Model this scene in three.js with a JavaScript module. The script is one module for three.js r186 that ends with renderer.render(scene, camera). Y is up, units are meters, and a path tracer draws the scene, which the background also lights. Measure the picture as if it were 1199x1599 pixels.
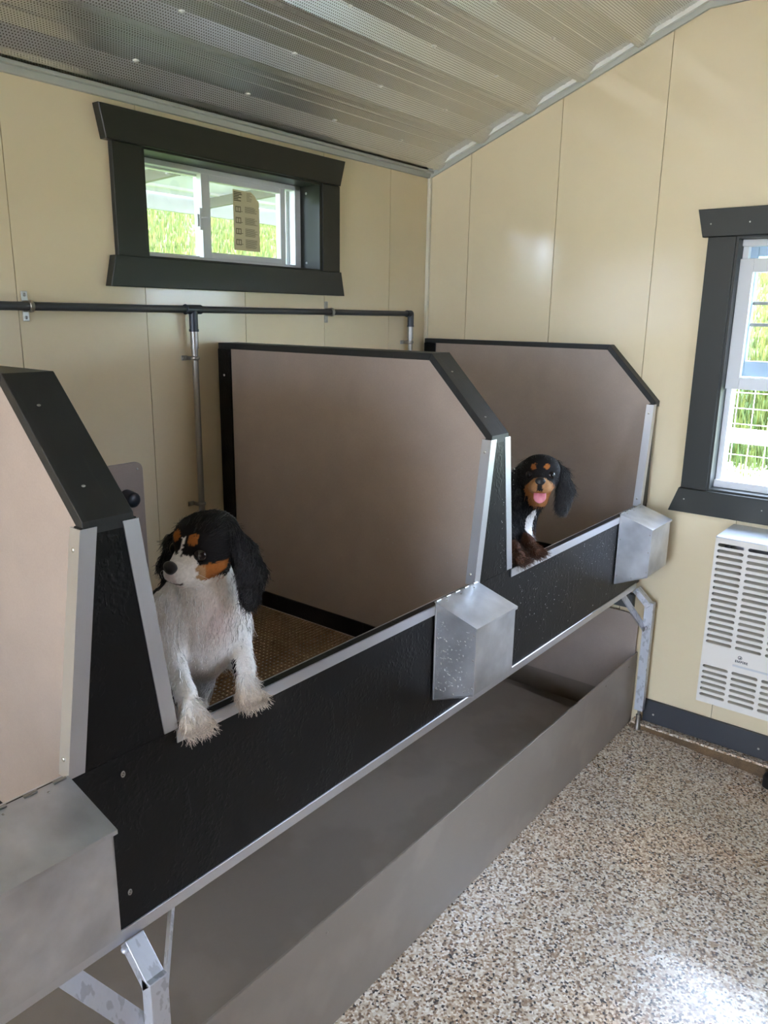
import * as THREE from 'three';
import { mergeGeometries } from 'three/addons/utils/BufferGeometryUtils.js';
import { RoundedBoxGeometry } from 'three/addons/geometries/RoundedBoxGeometry.js';
import { TextGeometry } from 'three/addons/geometries/TextGeometry.js';
import { FontLoader } from 'three/addons/loaders/FontLoader.js';

// ───────────────────────── camera, sky, sun, exposure ─────────────────────────
// x runs along the booths (0 = end wall), y up, z out from the long wall (0) into the room. Metres.
const scene = new THREE.Scene();
const renderer = new THREE.WebGLRenderer({ antialias: true });
renderer.toneMapping = THREE.LinearToneMapping;
renderer.toneMappingExposure = 6.6;
renderer.shadowMap.enabled = true;

const camera = new THREE.PerspectiveCamera(2 * Math.atan(799.5 / 1208.5) * 180 / Math.PI, 1199 / 1599, 0.05, 400);
{
  const yaw = 0.668, pitch = -0.2479, roll = 0.0152;
  camera.position.set(-2.984, 1.641, 2.1271);
  const fw = new THREE.Vector3(Math.cos(yaw) * Math.cos(pitch), Math.sin(pitch), -Math.sin(yaw) * Math.cos(pitch));
  const rt = new THREE.Vector3().crossVectors(fw, new THREE.Vector3(0, 1, 0)).normalize();
  const up = new THREE.Vector3().crossVectors(rt, fw);
  const r2 = rt.clone().multiplyScalar(Math.cos(roll)).addScaledVector(up, Math.sin(roll));
  const u2 = up.clone().multiplyScalar(Math.cos(roll)).addScaledVector(rt, -Math.sin(roll));
  camera.setRotationFromMatrix(new THREE.Matrix4().makeBasis(r2, u2, fw.clone().negate()));
}
// bright hazy sky, even in all directions
const SUN = new THREE.Vector3(-0.42, 0.80, -0.42).normalize();
scene.background = new THREE.Color().setRGB(2.8, 3.45, 4.55);
const sun = new THREE.DirectionalLight(new THREE.Color(1, 0.88, 0.70), 6.5);
sun.name = 'sun';
sun.position.copy(SUN).multiplyScalar(30); sun.castShadow = true; sun.shadow.mapSize.set(2048, 2048);
Object.assign(sun.shadow.camera, { left: -14, right: 14, top: 14, bottom: -14, near: 1, far: 70 });
scene.add(sun); scene.add(sun.target);

// ───────────────────────── helpers ─────────────────────────
function rng(seed) { let a = seed >>> 0; return () => { a = (a + 0x6D2B79F5) | 0; let t = Math.imul(a ^ (a >>> 15), 1 | a); t = (t + Math.imul(t ^ (t >>> 7), 61 | t)) ^ t; return ((t ^ (t >>> 14)) >>> 0) / 4294967296; }; }
const hash2 = (x, y, s = 0) => { let h = (Math.imul(x | 0, 374761393) + Math.imul(y | 0, 668265263) + Math.imul(s | 0, 1274126177)) | 0; h = Math.imul(h ^ (h >>> 13), 1274126177); return ((h ^ (h >>> 16)) >>> 0) / 4294967296; };
function vnoise(x, y, per, s) { // periodic value noise
  const xi = Math.floor(x), yi = Math.floor(y), fx = x - xi, fy = y - yi, m = (a) => ((a % per) + per) % per;
  const u = fx * fx * (3 - 2 * fx), v = fy * fy * (3 - 2 * fy);
  const a = hash2(m(xi), m(yi), s), b = hash2(m(xi + 1), m(yi), s), c = hash2(m(xi), m(yi + 1), s), d = hash2(m(xi + 1), m(yi + 1), s);
  return a + (b - a) * u + (c - a) * v + (a - b - c + d) * u * v;
}
function fbm(x, y, per, s, oct = 4) { let t = 0, a = 0.5, n = 0; for (let i = 0; i < oct; i++) { t += a * vnoise(x, y, per, s + i); n += a; a *= 0.5; x *= 2; y *= 2; per *= 2; } return t / n; }
function tex(w, h, f, srgb = true, repeat = [1, 1]) { // f(u, v, i, j) -> [r, g, b] 0..1
  const d = new Uint8Array(w * h * 4);
  for (let j = 0; j < h; j++) for (let i = 0; i < w; i++) {
    const c = f(i / w, j / h, i, j), k = (j * w + i) * 4;
    d[k] = Math.max(0, Math.min(255, c[0] * 255)); d[k + 1] = Math.max(0, Math.min(255, c[1] * 255)); d[k + 2] = Math.max(0, Math.min(255, c[2] * 255)); d[k + 3] = 255;
  }
  const t = new THREE.DataTexture(d, w, h, THREE.RGBAFormat);
  t.wrapS = t.wrapT = THREE.RepeatWrapping; t.magFilter = THREE.LinearFilter; t.minFilter = THREE.LinearMipmapLinearFilter; t.generateMipmaps = true;
  if (srgb) t.colorSpace = THREE.SRGBColorSpace;
  t.repeat.set(...repeat); t.needsUpdate = true; return t;
}
const sm0 = (a, b, x) => { const t = Math.max(0, Math.min(1, (x - a) / (b - a))); return t * t * (3 - 2 * t); };
const grey = (f) => (u, v, i, j) => { const g = f(u, v, i, j); return [g, g, g]; };
function std(color, roughness, o = {}) { return new THREE.MeshPhysicalMaterial({ color, roughness, ...o }); }

function norm(g) { let r = g.index ? g.toNonIndexed() : g; for (const k of Object.keys(r.attributes)) if (!['position', 'normal', 'uv'].includes(k)) r.deleteAttribute(k); if (!r.attributes.normal) r.computeVertexNormals(); if (!r.attributes.uv) boxUV(r); return r; }
function boxUV(g) { // uv in metres, by the way each triangle faces
  const p = g.attributes.position, n = p.count, uv = new Float32Array(n * 2), a = new THREE.Vector3(), b = new THREE.Vector3(), c = new THREE.Vector3();
  for (let i = 0; i < n; i += 3) {
    a.fromBufferAttribute(p, i); b.fromBufferAttribute(p, i + 1); c.fromBufferAttribute(p, i + 2);
    const m = b.clone().sub(a).cross(c.clone().sub(a)), ax = Math.abs(m.x), ay = Math.abs(m.y), az = Math.abs(m.z);
    [a, b, c].forEach((q, k) => { const [s, t] = ax >= ay && ax >= az ? [q.z, q.y] : ay >= az ? [q.x, q.z] : [q.x, q.y]; uv[(i + k) * 2] = s; uv[(i + k) * 2 + 1] = t; });
  }
  g.setAttribute('uv', new THREE.BufferAttribute(uv, 2)); return g;
}
function join(list) { const l = list.flat().map(norm); return boxUV(l.length === 1 ? l[0] : mergeGeometries(l)); }
// box between corners; r = chamfer
function bx(x0, x1, y0, y1, z0, z1, r = 0) {
  const w = x1 - x0, h = y1 - y0, d = z1 - z0, rr = Math.min(r, w * 0.45, h * 0.45, d * 0.45);
  const g = rr > 0 ? new RoundedBoxGeometry(w, h, d, 1, rr) : new THREE.BoxGeometry(w, h, d);
  return g.translate((x0 + x1) / 2, (y0 + y1) / 2, (z0 + z1) / 2);
}
// polygon pushed along an axis. axis z: points are (x, y); axis x: (z, y); axis y: (x, z)
function prism(pts, axis, d0, d1, bevel = 0, holes = []) {
  const sh = new THREE.Shape(pts.map(([a, b]) => new THREE.Vector2(a, b)));
  for (const h of holes) sh.holes.push(new THREE.Path(h.map(([a, b]) => new THREE.Vector2(a, b))));
  const o = bevel ? { depth: d1 - d0 - 2 * bevel, bevelEnabled: true, bevelSize: bevel, bevelThickness: bevel, bevelOffset: -bevel, bevelSegments: 1, curveSegments: 6 } : { depth: d1 - d0, bevelEnabled: false, curveSegments: 6 };
  const g = new THREE.ExtrudeGeometry(sh, o); g.translate(0, 0, d0 + bevel);
  if (axis === 'z') return g;
  const p = g.attributes.position;
  for (let i = 0; i < p.count; i++) { const a = p.getX(i), b = p.getY(i), c = p.getZ(i); if (axis === 'x') p.setXYZ(i, c, b, a); else p.setXYZ(i, a, c, b); }
  for (let i = 0; i < p.count; i += 3) { // mirrored: turn the triangles round
    const t = [p.getX(i), p.getY(i), p.getZ(i)]; p.setXYZ(i, p.getX(i + 2), p.getY(i + 2), p.getZ(i + 2)); p.setXYZ(i + 2, ...t);
  }
  g.deleteAttribute('normal'); g.computeVertexNormals(); return g;
}
const V = (x, y, z) => new THREE.Vector3(x, y, z);
function cyl(a, b, r0, r1 = r0, seg = 16) { // round bar from a to b
  const d = V(...b).sub(V(...a)), g = new THREE.CylinderGeometry(r1, r0, d.length(), seg);
  g.applyQuaternion(new THREE.Quaternion().setFromUnitVectors(V(0, 1, 0), d.clone().normalize()));
  return g.translate((a[0] + b[0]) / 2, (a[1] + b[1]) / 2, (a[2] + b[2]) / 2);
}
function bar(a, b, w, h, roll = 0) { // square bar from a to b
  const d = V(...b).sub(V(...a)), g = new RoundedBoxGeometry(w, d.length(), h, 1, Math.min(w, h) * 0.08);
  g.rotateY(roll); g.applyQuaternion(new THREE.Quaternion().setFromUnitVectors(V(0, 1, 0), d.clone().normalize()));
  return g.translate((a[0] + b[0]) / 2, (a[1] + b[1]) / 2, (a[2] + b[2]) / 2);
}
const dome = (x, y, z, r, axis, k = 0.5) => { const g = new THREE.SphereGeometry(r, 10, 6); g.scale(axis === 'x' ? k : 1, axis === 'y' ? k : 1, axis === 'z' ? k : 1); return g.translate(x, y, z); };
const taken = {};
function numbered(n) { const k = taken[n] = (taken[n] ?? -1) + 1; return k ? `${n}_${String(k).padStart(3, '0')}` : n; }
function shade(o) { o.castShadow = o.receiveShadow = true; return o; }
function part(name, geos, mat, parent, label) { const m = shade(new THREE.Mesh(join([geos]), mat)); m.name = name; if (label) m.userData.label = label; parent.add(m); return m; }
function thing(name, label, category, group) { const g = new THREE.Group(); g.name = numbered(name); g.userData = { label, category }; if (group) g.userData.group = group; scene.add(g); return g; }
function one(name, geos, mat, label, category, group) { const m = part(numbered(name), geos, mat, scene); m.userData = { label, category }; if (group) m.userData.group = group; return m; }
function struct(name, geos, mat, label, category) { const m = geos ? part(name, geos, mat, scene) : new THREE.Group(); m.name = name; scene.add(m); m.userData = { kind: 'structure', label, category }; return m; }

// ───────────────────────── materials ─────────────────────────
const C = (r, g, b) => new THREE.Color().setRGB(r / 255, g / 255, b / 255, THREE.SRGBColorSpace);
const linen = tex(256, 256, grey((u, v, i, j) => 0.5 + 0.30 * (hash2(0, j, 3) - 0.5) + 0.22 * (hash2(i, j, 5) - 0.5)), false, [4, 4]);
const wallTone = tex(256, 256, (u, v) => { const n = fbm(u * 4, v * 4, 4, 11, 5), k = 0.965 + 0.05 * n; return [k, k * (0.995 + 0.01 * n), k * (0.985 + 0.02 * n)]; }, true, [0.7, 0.7]);
const mWall = std(C(234, 217, 182), 0.13, { map: wallTone, bumpMap: linen, bumpScale: 0.00006, specularIntensity: 0.9 });
const mWallBack = std(C(158, 146, 124), 0.9);
const plaster = std(C(214, 205, 185), 0.7);
const taupeTone = tex(256, 256, (u, v, i, j) => { const k = 0.95 + 0.06 * fbm(u * 8, v * 8, 8, 21, 4) + 0.03 * (hash2(i, j, 2) - 0.5); return [k, k, k]; }, true, [2, 2]);
const mTaupe = std(C(172, 156, 144), 0.42, { map: taupeTone });
const trayTone = tex(512, 512, (u, v) => { const a = fbm(u * 3, v * 3, 3, 31, 5), b = fbm(u * 10, v * 10, 10, 37, 4), k = 0.88 + 0.12 * a + 0.06 * sm0(0.5, 0.7, b); return [k, k, k * 0.995]; }, true, [0.6, 0.6]);
const trayRough = tex(256, 256, grey((u, v) => 0.55 + 0.35 * fbm(u * 4, v * 4, 4, 41, 5)), false, [0.8, 0.8]);
const mTray = std(C(150, 139, 128), 0.5, { map: trayTone, roughnessMap: trayRough });
const boardBump = tex(256, 256, grey((u, v, i, j) => 0.5 + 0.4 * (fbm(u * 32, v * 32, 32, 51, 3) - 0.5) + 0.2 * (hash2(i, j, 9) - 0.5)), false, [5, 5]);
const boardTone = tex(512, 512, (u, v, i, j) => { const a = fbm(u * 5, v * 5, 5, 61, 5), s = fbm(u * 40, v * 6, 8, 66, 3), k = 0.75 + 0.5 * a * a + (s > 0.66 ? 0.12 : 0); return [k, k, k * 1.02].map((x) => x * 0.8); }, true, [1.3, 1.3]);
const dropBump = tex(512, 512, grey((u, v, i, j) => { const a = fbm(u * 26, v * 16, 2, 151, 2) * 0 + fbm(u * 32, v * 16, 16, 152, 3), b = fbm(u * 64, v * 64, 64, 153, 2), m = fbm(u * 4, v * 3, 4, 154, 3); return 0.5 + (m > 0.42 ? 0.6 * (a > 0.52 ? 1 : 0.2) * (b - 0.3) : 0.1 * b); }), false, [2.6, 2.6]);
const mBoard = std(C(16, 16, 18), 0.4, { specularIntensity: 0.5, map: boardTone, bumpMap: dropBump, bumpScale: 0.0016 });
const mCap = std(C(50, 51, 49), 0.5, { map: boardTone, bumpMap: boardBump, bumpScale: 0.0003 });
const mTrim = std(C(33, 35, 30), 0.45, { bumpMap: boardBump, bumpScale: 0.00012 });
const brush = tex(256, 256, grey((u, v, i, j) => 0.5 + 0.5 * (hash2(i, 0, 71) - 0.5) + 0.2 * (hash2(i, j, 72) - 0.5)), false, [6, 1]);
const mAlu = std(C(208, 209, 213), 0.4, { metalness: 1, bumpMap: brush, bumpScale: 0.00002 });
const galvTone = tex(512, 512, (u, v) => { const a = fbm(u * 6, v * 6, 6, 81, 5), b = fbm(u * 2.0 + 3, v * 2, 2, 87, 3), k = 0.72 + 0.28 * a + 0.1 * (b - 0.5); return [k, k, k]; }, true, [2.4, 2.4]);
const galvRough = tex(256, 256, grey((u, v) => 0.6 + 0.4 * fbm(u * 8, v * 8, 8, 91, 4)), false, [3, 3]);
const mGalv = std(C(228, 230, 234), 0.5, { metalness: 0.92, map: galvTone, roughnessMap: galvRough });
const legTone = tex(256, 256, (u, v) => { const a = fbm(u * 24, v * 12, 12, 95, 4), k = 0.95 + 0.05 * a - 0.12 * sm0(0.58, 0.66, a); return [k, k, k * 1.01]; }, true, [4, 4]);
const mLeg = std(C(214, 216, 220), 0.5, { metalness: 0.75, map: legTone });
const mSteel = std(C(170, 166, 158), 0.35, { metalness: 1 });
const mScrew = std(C(196, 194, 188), 0.35, { metalness: 1 });
const mPvc = std(C(58, 60, 62), 0.38);
const mPvcDark = std(C(42, 46, 54), 0.35);
const mWhiteVinyl = std(C(226, 228, 230), 0.35);
const mGlass = new THREE.MeshPhysicalMaterial({ color: 0xffffff, roughness: 0.02, transmission: 1, thickness: 0, ior: 1.5 });
const mHeater = std(C(222, 216, 206), 0.4);
const mHeaterTop = std(C(205, 208, 214), 0.3, { metalness: 0.6 });
const mFin = std(C(176, 168, 152), 0.5);
const mBase = std(C(58, 60, 65), 0.4, { bumpMap: boardBump, bumpScale: 0.0001 });
const mWhite = std(C(236, 236, 230), 0.6);
// perforated sheet: round holes in staggered rows, 8 mm apart (the tile is 16 x 13.86 mm)
const perf = tex(64, 56, (u, v) => {
  let d = 9; for (const [cx, cy] of [[0.25, 0.25], [0.75, 0.25], [0, 0.75], [0.5, 0.75], [1, 0.75]]) d = Math.min(d, Math.hypot((u - cx) * 16, (v - cy) * 13.86));
  const k = d < 1.6 ? 0 : d < 2.0 ? (d - 1.6) / 0.4 : 1; return [k, k, k];
}, false, [1 / 0.016, 1 / 0.01386]);
const mCeil = std(C(232, 232, 228), 0.36, { metalness: 0.8, alphaMap: perf, alphaTest: 0.5, side: THREE.DoubleSide });
const mCeilTrim = std(C(188, 190, 182), 0.4);
const mFoam = std(C(240, 240, 234), 0.8);
// resin floor with vinyl flakes: irregular chips of several colours
const flakeCols = [[232, 220, 202], [216, 198, 174], [246, 238, 226], [188, 162, 134], [156, 124, 96], [116, 92, 74], [62, 52, 48], [202, 184, 162], [170, 146, 120], [224, 212, 196], [138, 114, 92], [42, 38, 37]];
const flakeW = [0.14, 0.14, 0.12, 0.12, 0.09, 0.07, 0.05, 0.1, 0.07, 0.06, 0.02, 0.02];
const chip = (h) => { let s = 0; for (let k = 0; k < 12; k++) { s += flakeW[k]; if (h < s) return flakeCols[k]; } return flakeCols[0]; };
const FL = 228; // chips across the tile
const floorMap = tex(1536, 1536, (u, v, i, j) => {
  const x = u * FL, y = v * FL, xi = Math.floor(x), yi = Math.floor(y); let best = 9, bx_ = 0, by_ = 0;
  for (let b = -1; b <= 1; b++) for (let a = -1; a <= 1; a++) {
    const cx = (xi + a + FL) % FL, cy = (yi + b + FL) % FL;
    const px = xi + a + hash2(cx, cy, 1), py = yi + b + hash2(cx, cy, 2), st = 0.7 + 0.9 * hash2(cx, cy, 4), dx = (px - x), dy = (py - y), an = hash2(cx, cy, 6) * 3.14;
    const d = Math.abs(dx * Math.cos(an) + dy * Math.sin(an)) * st + Math.abs(-dx * Math.sin(an) + dy * Math.cos(an));
    if (d < best) { best = d; bx_ = cx; by_ = cy; }
  }
  const c = chip(hash2(bx_, by_, 8)), w = fbm(u * 6, v * 6, 6, 5, 4), k = (0.9 + 0.15 * w) / 255, brown = 1 - 0.06 * sm0(0.5, 0.7, w);
  return [c[0] * k, c[1] * k * (0.5 + 0.5 * brown), c[2] * k * brown];
}, true, [1 / 1.25, 1 / 1.25]);
const floorRough = tex(256, 256, grey((u, v) => 0.5 + 0.5 * fbm(u * 5, v * 5, 5, 15, 5)), false, [1, 1]);
const mFloor = std(0xffffff, 0.42, { map: floorMap, roughnessMap: floorRough, clearcoat: 0.5, clearcoatRoughness: 0.22 });
const kerbTone = tex(512, 512, (u, v, i, j) => { const a = fbm(u * 10, v * 10, 10, 17, 5), h = hash2(i >> 1, j >> 1, 4); const k = 0.5 + 0.5 * a; return [0.50 * k + 0.12 * (h - 0.5), 0.39 * k + 0.1 * (h - 0.5), 0.26 * k + 0.08 * (h - 0.5)]; }, true, [2.5, 2.5]);
const mKerbFace = std(0xffffff, 0.5, { map: kerbTone });
// outdoors
const grassTone = tex(512, 512, (u, v, i, j) => { const a = fbm(u * 8, v * 8, 8, 101, 5), b = hash2(i, j, 12), y = a > 0.5 ? (a - 0.5) * 2.4 : 0; return [0.44 + 0.36 * y + 0.16 * (b - 0.5), 0.62 + 0.14 * y + 0.18 * (b - 0.5), 0.20 + 0.10 * (b - 0.5)]; }, true, [0.35, 0.35]);
const mGrass = std(new THREE.Color().setRGB(0.20, 0.20, 0.17), 0.9, { map: grassTone });
const mGravel = std(C(214, 208, 200), 0.9);
const mRoofSheet = new THREE.MeshPhysicalMaterial({ color: C(186, 188, 193), roughness: 0.9, transmission: 0.2, thickness: 0 });
const mRafter = std(C(120, 118, 116), 0.7);

// ───────────────────────── the room ─────────────────────────
const XL = -7.6, ZR = 2.75, YC = 2.668, ZK = 1.1436, Y0 = 2.232; // room ends; ceiling: rises from Y0 at the long wall to YC at ZK, then level
const ceilAt = (z) => Math.min(YC, Y0 + (YC - Y0) * z / ZK);
const W1 = { x0: -1.4947, x1: -0.7108, y0: 1.8035, y1: 2.1168 };
const W2 = { z0: 1.3186, z1: 2.36, y0: 1.0255, y1: 1.9273 };
// wall boards, 406 mm wide with open joints; pieces of a board round an opening stay one mesh
function boardGeo(a, b, top, o, axis, d0, d1, base = 0) {
  const out = [], P = (q) => out.push(prism(q, axis, d0, d1));
  const poly = (s, e, y0) => P([[s, y0], [e, y0], [e, top(e)], ...(s < ZK && e > ZK && axis === 'x' ? [[ZK, YC]] : []), [s, top(s)]]);
  if (!o || b <= o[0] || a >= o[1]) poly(a, b, base);
  else {
    const s = Math.max(a, o[0]), e = Math.min(b, o[1]);
    if (a < s) poly(a, s, base); if (e < b) poly(e, b, base);
    P([[s, base], [e, base], [e, o[2]], [s, o[2]]]); poly(s, e, o[3]);
  }
  return out;
}
{
  const w = struct('wall_left', prism([[XL, -0.2], [0.12, -0.2], [0.12, 2.5], [XL, 2.5]], 'z', -0.14, -0.006, 0, [[[W1.x0, W1.y0], [W1.x1, W1.y0], [W1.x1, W1.y1], [W1.x0, W1.y1]]]), mWallBack, 'cream panelled long wall behind the booths', 'wall');
  const seams = [XL]; for (let k = 17; k >= 0; k--) seams.push(-0.277 - 0.4064 * k - (k > 0 ? 0 : 0)); seams.push(-0.001);
  for (let k = 0; k < seams.length - 1; k++) if (seams[k + 1] - seams[k] > 0.02) part('wall_panel', boardGeo(seams[k] + 0.0011, seams[k + 1] - 0.0011, () => 2.256, [W1.x0, W1.x1, W1.y0, W1.y1], 'z', -0.006, 0), mWall, w);
}
{
  const o = [W2.z0, W2.z1, W2.y0, W2.y1];
  const w = struct('wall_right', prism([[-0.14, -0.2], [ZR, -0.2], [ZR, 2.9], [-0.14, 2.9]], 'x', 0.006, 0.13, 0, [[[o[0], o[2]], [o[1], o[2]], [o[1], o[3]], [o[0], o[3]]]]), mWallBack, 'cream panelled end wall with the tall window', 'wall');
  const seams = [0.001, 0.2141, 0.6215, 1.0274, 1.434, 1.840, 2.246, 2.652, ZR];
  for (let k = 0; k < seams.length - 1; k++) part('wall_panel', boardGeo(seams[k] + 0.0011, seams[k + 1] - 0.0011, (z) => ceilAt(z) + 0.02, o, 'x', 0, 0.006), mWall, w);
}
// the two walls behind the camera: the far gable stands wide open, the long side has a small opening added to light the near dog
struct('wall_front', [prism([[0, -0.2], [ZR, -0.2], [ZR, 2.9], [0, 2.9]], 'x', XL - 0.12, XL, 0, [[[1.25, 0], [2.7, 0], [2.7, 2.45], [1.25, 2.45]]])], plaster, 'cream gable wall with an open doorway behind the camera', 'wall');
struct('wall_back', [prism([[XL - 0.12, -0.2], [0.13, -0.2], [0.13, 2.9], [XL - 0.12, 2.9]], 'z', ZR, ZR + 0.12, 0, [[[-1.1, 1.1], [-0.78, 1.1], [-0.78, 1.8], [-1.1, 1.8]]])], mTaupe, 'taupe side wall behind the camera with a small opening added to light the near dog', 'wall');

// floor: level by the booths, falling a little towards the kerb beyond the joint at x = -1.13
const floorY = (x, z) => (x > -1.13 && z > 1.125 ? -0.066 * Math.min(z - 1.125, 0.9) * (x + 1.13) / 1.08 : 0);
{
  const g = [], xs = [XL, -3.5, -2.2, -1.6, -1.134, -1.126, -0.9, -0.6, -0.3, 0], zs = [0, 1.12, 1.3, 1.5, 1.7, 1.9, 2.1, ZR];
  const pos = [];
  for (let i = 0; i < xs.length - 1; i++) for (let k = 0; k < zs.length - 1; k++) {
    const q = (a, b) => [xs[a], floorY(xs[a], zs[b]) - (a === 4 || a === 5 ? 0 : 0), zs[b]];
    pos.push(...q(i, k), ...q(i, k + 1), ...q(i + 1, k + 1), ...q(i, k), ...q(i + 1, k + 1), ...q(i + 1, k));
  }
  const f = new THREE.BufferGeometry(); f.setAttribute('position', new THREE.BufferAttribute(new Float32Array(pos), 3)); f.computeVertexNormals(); g.push(f);
  struct('floor', g, mFloor, 'resin floor speckled with white, tan and black flakes', 'floor');
  const slab = struct('foundation', bx(XL - 0.12, 0.13, -0.35, -0.1, -0.14, ZR + 0.12), plaster, 'concrete foundation under the room', 'floor');
}
{
  const k = struct('trim_1', null, null, 'low speckled kerb along the foot of the end wall', 'kerb');
  part('kerb_top', bx(-0.046, 0.0, 0.012, 0.022, 1.135, ZR, 0.002), mFloor, k);
  part('kerb_face', bx(-0.044, 0.0, -0.12, 0.012, 1.135, ZR), mKerbFace, k, 'brown stained face of the kerb');
}
{
  const b = struct('baseboard_right', bx(-0.014, 0, 0.0225, 0.1205, 1.172, ZR, 0.002), mBase, 'dark slate baseboard on the end wall above the kerb', 'baseboard');
  for (const z of [1.215, 1.62, 2.02, 2.42]) part('screw', dome(-0.0145, 0.062, z, 0.0045, 'x'), mScrew, b);
}
struct('trim_2', bx(-0.016, 0.0, 0.0, 2.236, 0.0, 0.016, 0.003), std(C(232, 224, 200), 0.4), 'cream corner strip between the long wall and the end wall', 'trim');
struct('trim_3', [bx(XL, 0, 2.228, 2.256, 0, 0.014, 0.002), bx(XL, 0, 2.246, 2.256, 0.0, 0.03, 0.002)], mCeilTrim, 'pale grey strip along the top of the long wall', 'trim');
{
  const s = (YC - Y0) / ZK, q = (z, d) => [z, ceilAt(z) + d];
  struct('trim_4', [prism([q(0, -0.006), q(ZK, -0.006), [ZR, YC - 0.006], [ZR, YC + 0.016], q(ZK, 0.016), q(0, 0.016)], 'x', -0.012, 0)], mCeilTrim, 'pale strip following the slope of the ceiling on the end wall', 'trim');
  struct('trim_5', [prism([q(0, 0.014), q(ZK, 0.014), [ZR, YC + 0.014], [ZR, YC + 0.06], q(ZK, 0.06), q(0, 0.06)], 'x', -0.026, 0)], mFoam, 'white foam closure strip between ceiling ribs and end wall', 'trim');
}
// ceiling: perforated ribbed sheet, ribs along x
{
  const s = (YC - Y0) / ZK, L = Math.hypot(1, s), prof = []; // (distance along z, depth below the pan)
  const ribs = [-0.14, 0.070, 0.283, 0.496, 0.709, 0.922];
  prof.push([-0.03, 0]);
  const rib = (z) => { for (const [dz, d] of [[-0.030, 0], [-0.014, 0.027], [0.008, 0.027], [0.050, 0]]) prof.push([z + dz, d]); for (const m of [0.100, 0.140]) for (const [dz, d] of [[m - 0.006, 0], [m - 0.002, 0.0022], [m + 0.002, 0.0022], [m + 0.006, 0]]) prof.push([z + dz, d]); };
  for (const z of ribs.slice(1)) rib(z);
  const P = prof.filter((p) => p[0] <= ZK).map(([z, d]) => [z, Y0 + s * z + 0.03 - d]); P.push([ZK, YC + 0.03]);
  for (let k = 0; k < 9; k++) { const z = ZK + 0.02 + 0.205 * k; if (z + 0.05 > ZR) break; for (const [dz, d] of [[0, 0], [0.018, 0.021], [0.04, 0.021], [0.058, 0]]) P.push([z + dz, YC + 0.03 - d]); }
  P.push([ZR, YC + 0.03]);
  const pos = [], uv = []; let v = 0;
  for (let k = 0; k < P.length - 1; k++) {
    const [z0, y0] = P[k], [z1, y1] = P[k + 1], l = Math.hypot(z1 - z0, y1 - y0);
    const q = [[XL, y0, z0, v], [-0.001, y0, z0, v], [-0.001, y1, z1, v + l], [XL, y1, z1, v + l]];
    for (const i of [0, 1, 2, 0, 2, 3]) { pos.push(q[i][0], q[i][1], q[i][2]); uv.push(q[i][0], q[i][3]); }
    v += l;
  }
  const g = new THREE.BufferGeometry(); g.setAttribute('position', new THREE.BufferAttribute(new Float32Array(pos), 3)); g.setAttribute('uv', new THREE.BufferAttribute(new Float32Array(uv), 2)); g.computeVertexNormals();
  const c = shade(new THREE.Mesh(g, mCeil)); c.name = 'ceiling'; c.userData = { kind: 'structure', label: 'ribbed perforated metal ceiling sloping up from the long wall', category: 'ceiling' }; scene.add(c);
  for (const x of [-1.97, -1.57, -1.165, -0.76, -0.375]) for (const z of [0.146, 0.352, 0.566, 0.778, 0.99].map((q) => q - 0.072 + 0.05)) {
    const y = Y0 + s * z + 0.03; part('screw', [dome(x, y - 0.001, z, 0.0065, 'y', 0.7), cyl([x, y, z], [x, y - 0.003, z], 0.009, 0.009, 12)], mWhite, c);
  }
  struct('ceiling_insulation', prism([[-0.02, Y0 + 0.05], [ZK, YC + 0.042], [ZR, YC + 0.042], [ZR, YC + 0.06], [ZK, YC + 0.06], [-0.02, Y0 + 0.068]], 'x', XL, 0.0), std(C(120, 116, 104), 0.95), 'insulation seen through the holes of the ceiling', 'insulation');
  struct('roof', [bx(XL - 0.3, 0.35, 2.86, 2.92, ZK, ZR + 0.4), prism([[-0.5, 2.29], [ZK, 2.86], [ZK, 2.92], [-0.5, 2.35]], 'x', XL - 0.3, 0.35)], plaster, 'roof deck above the metal ceiling', 'roof');
}

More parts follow.
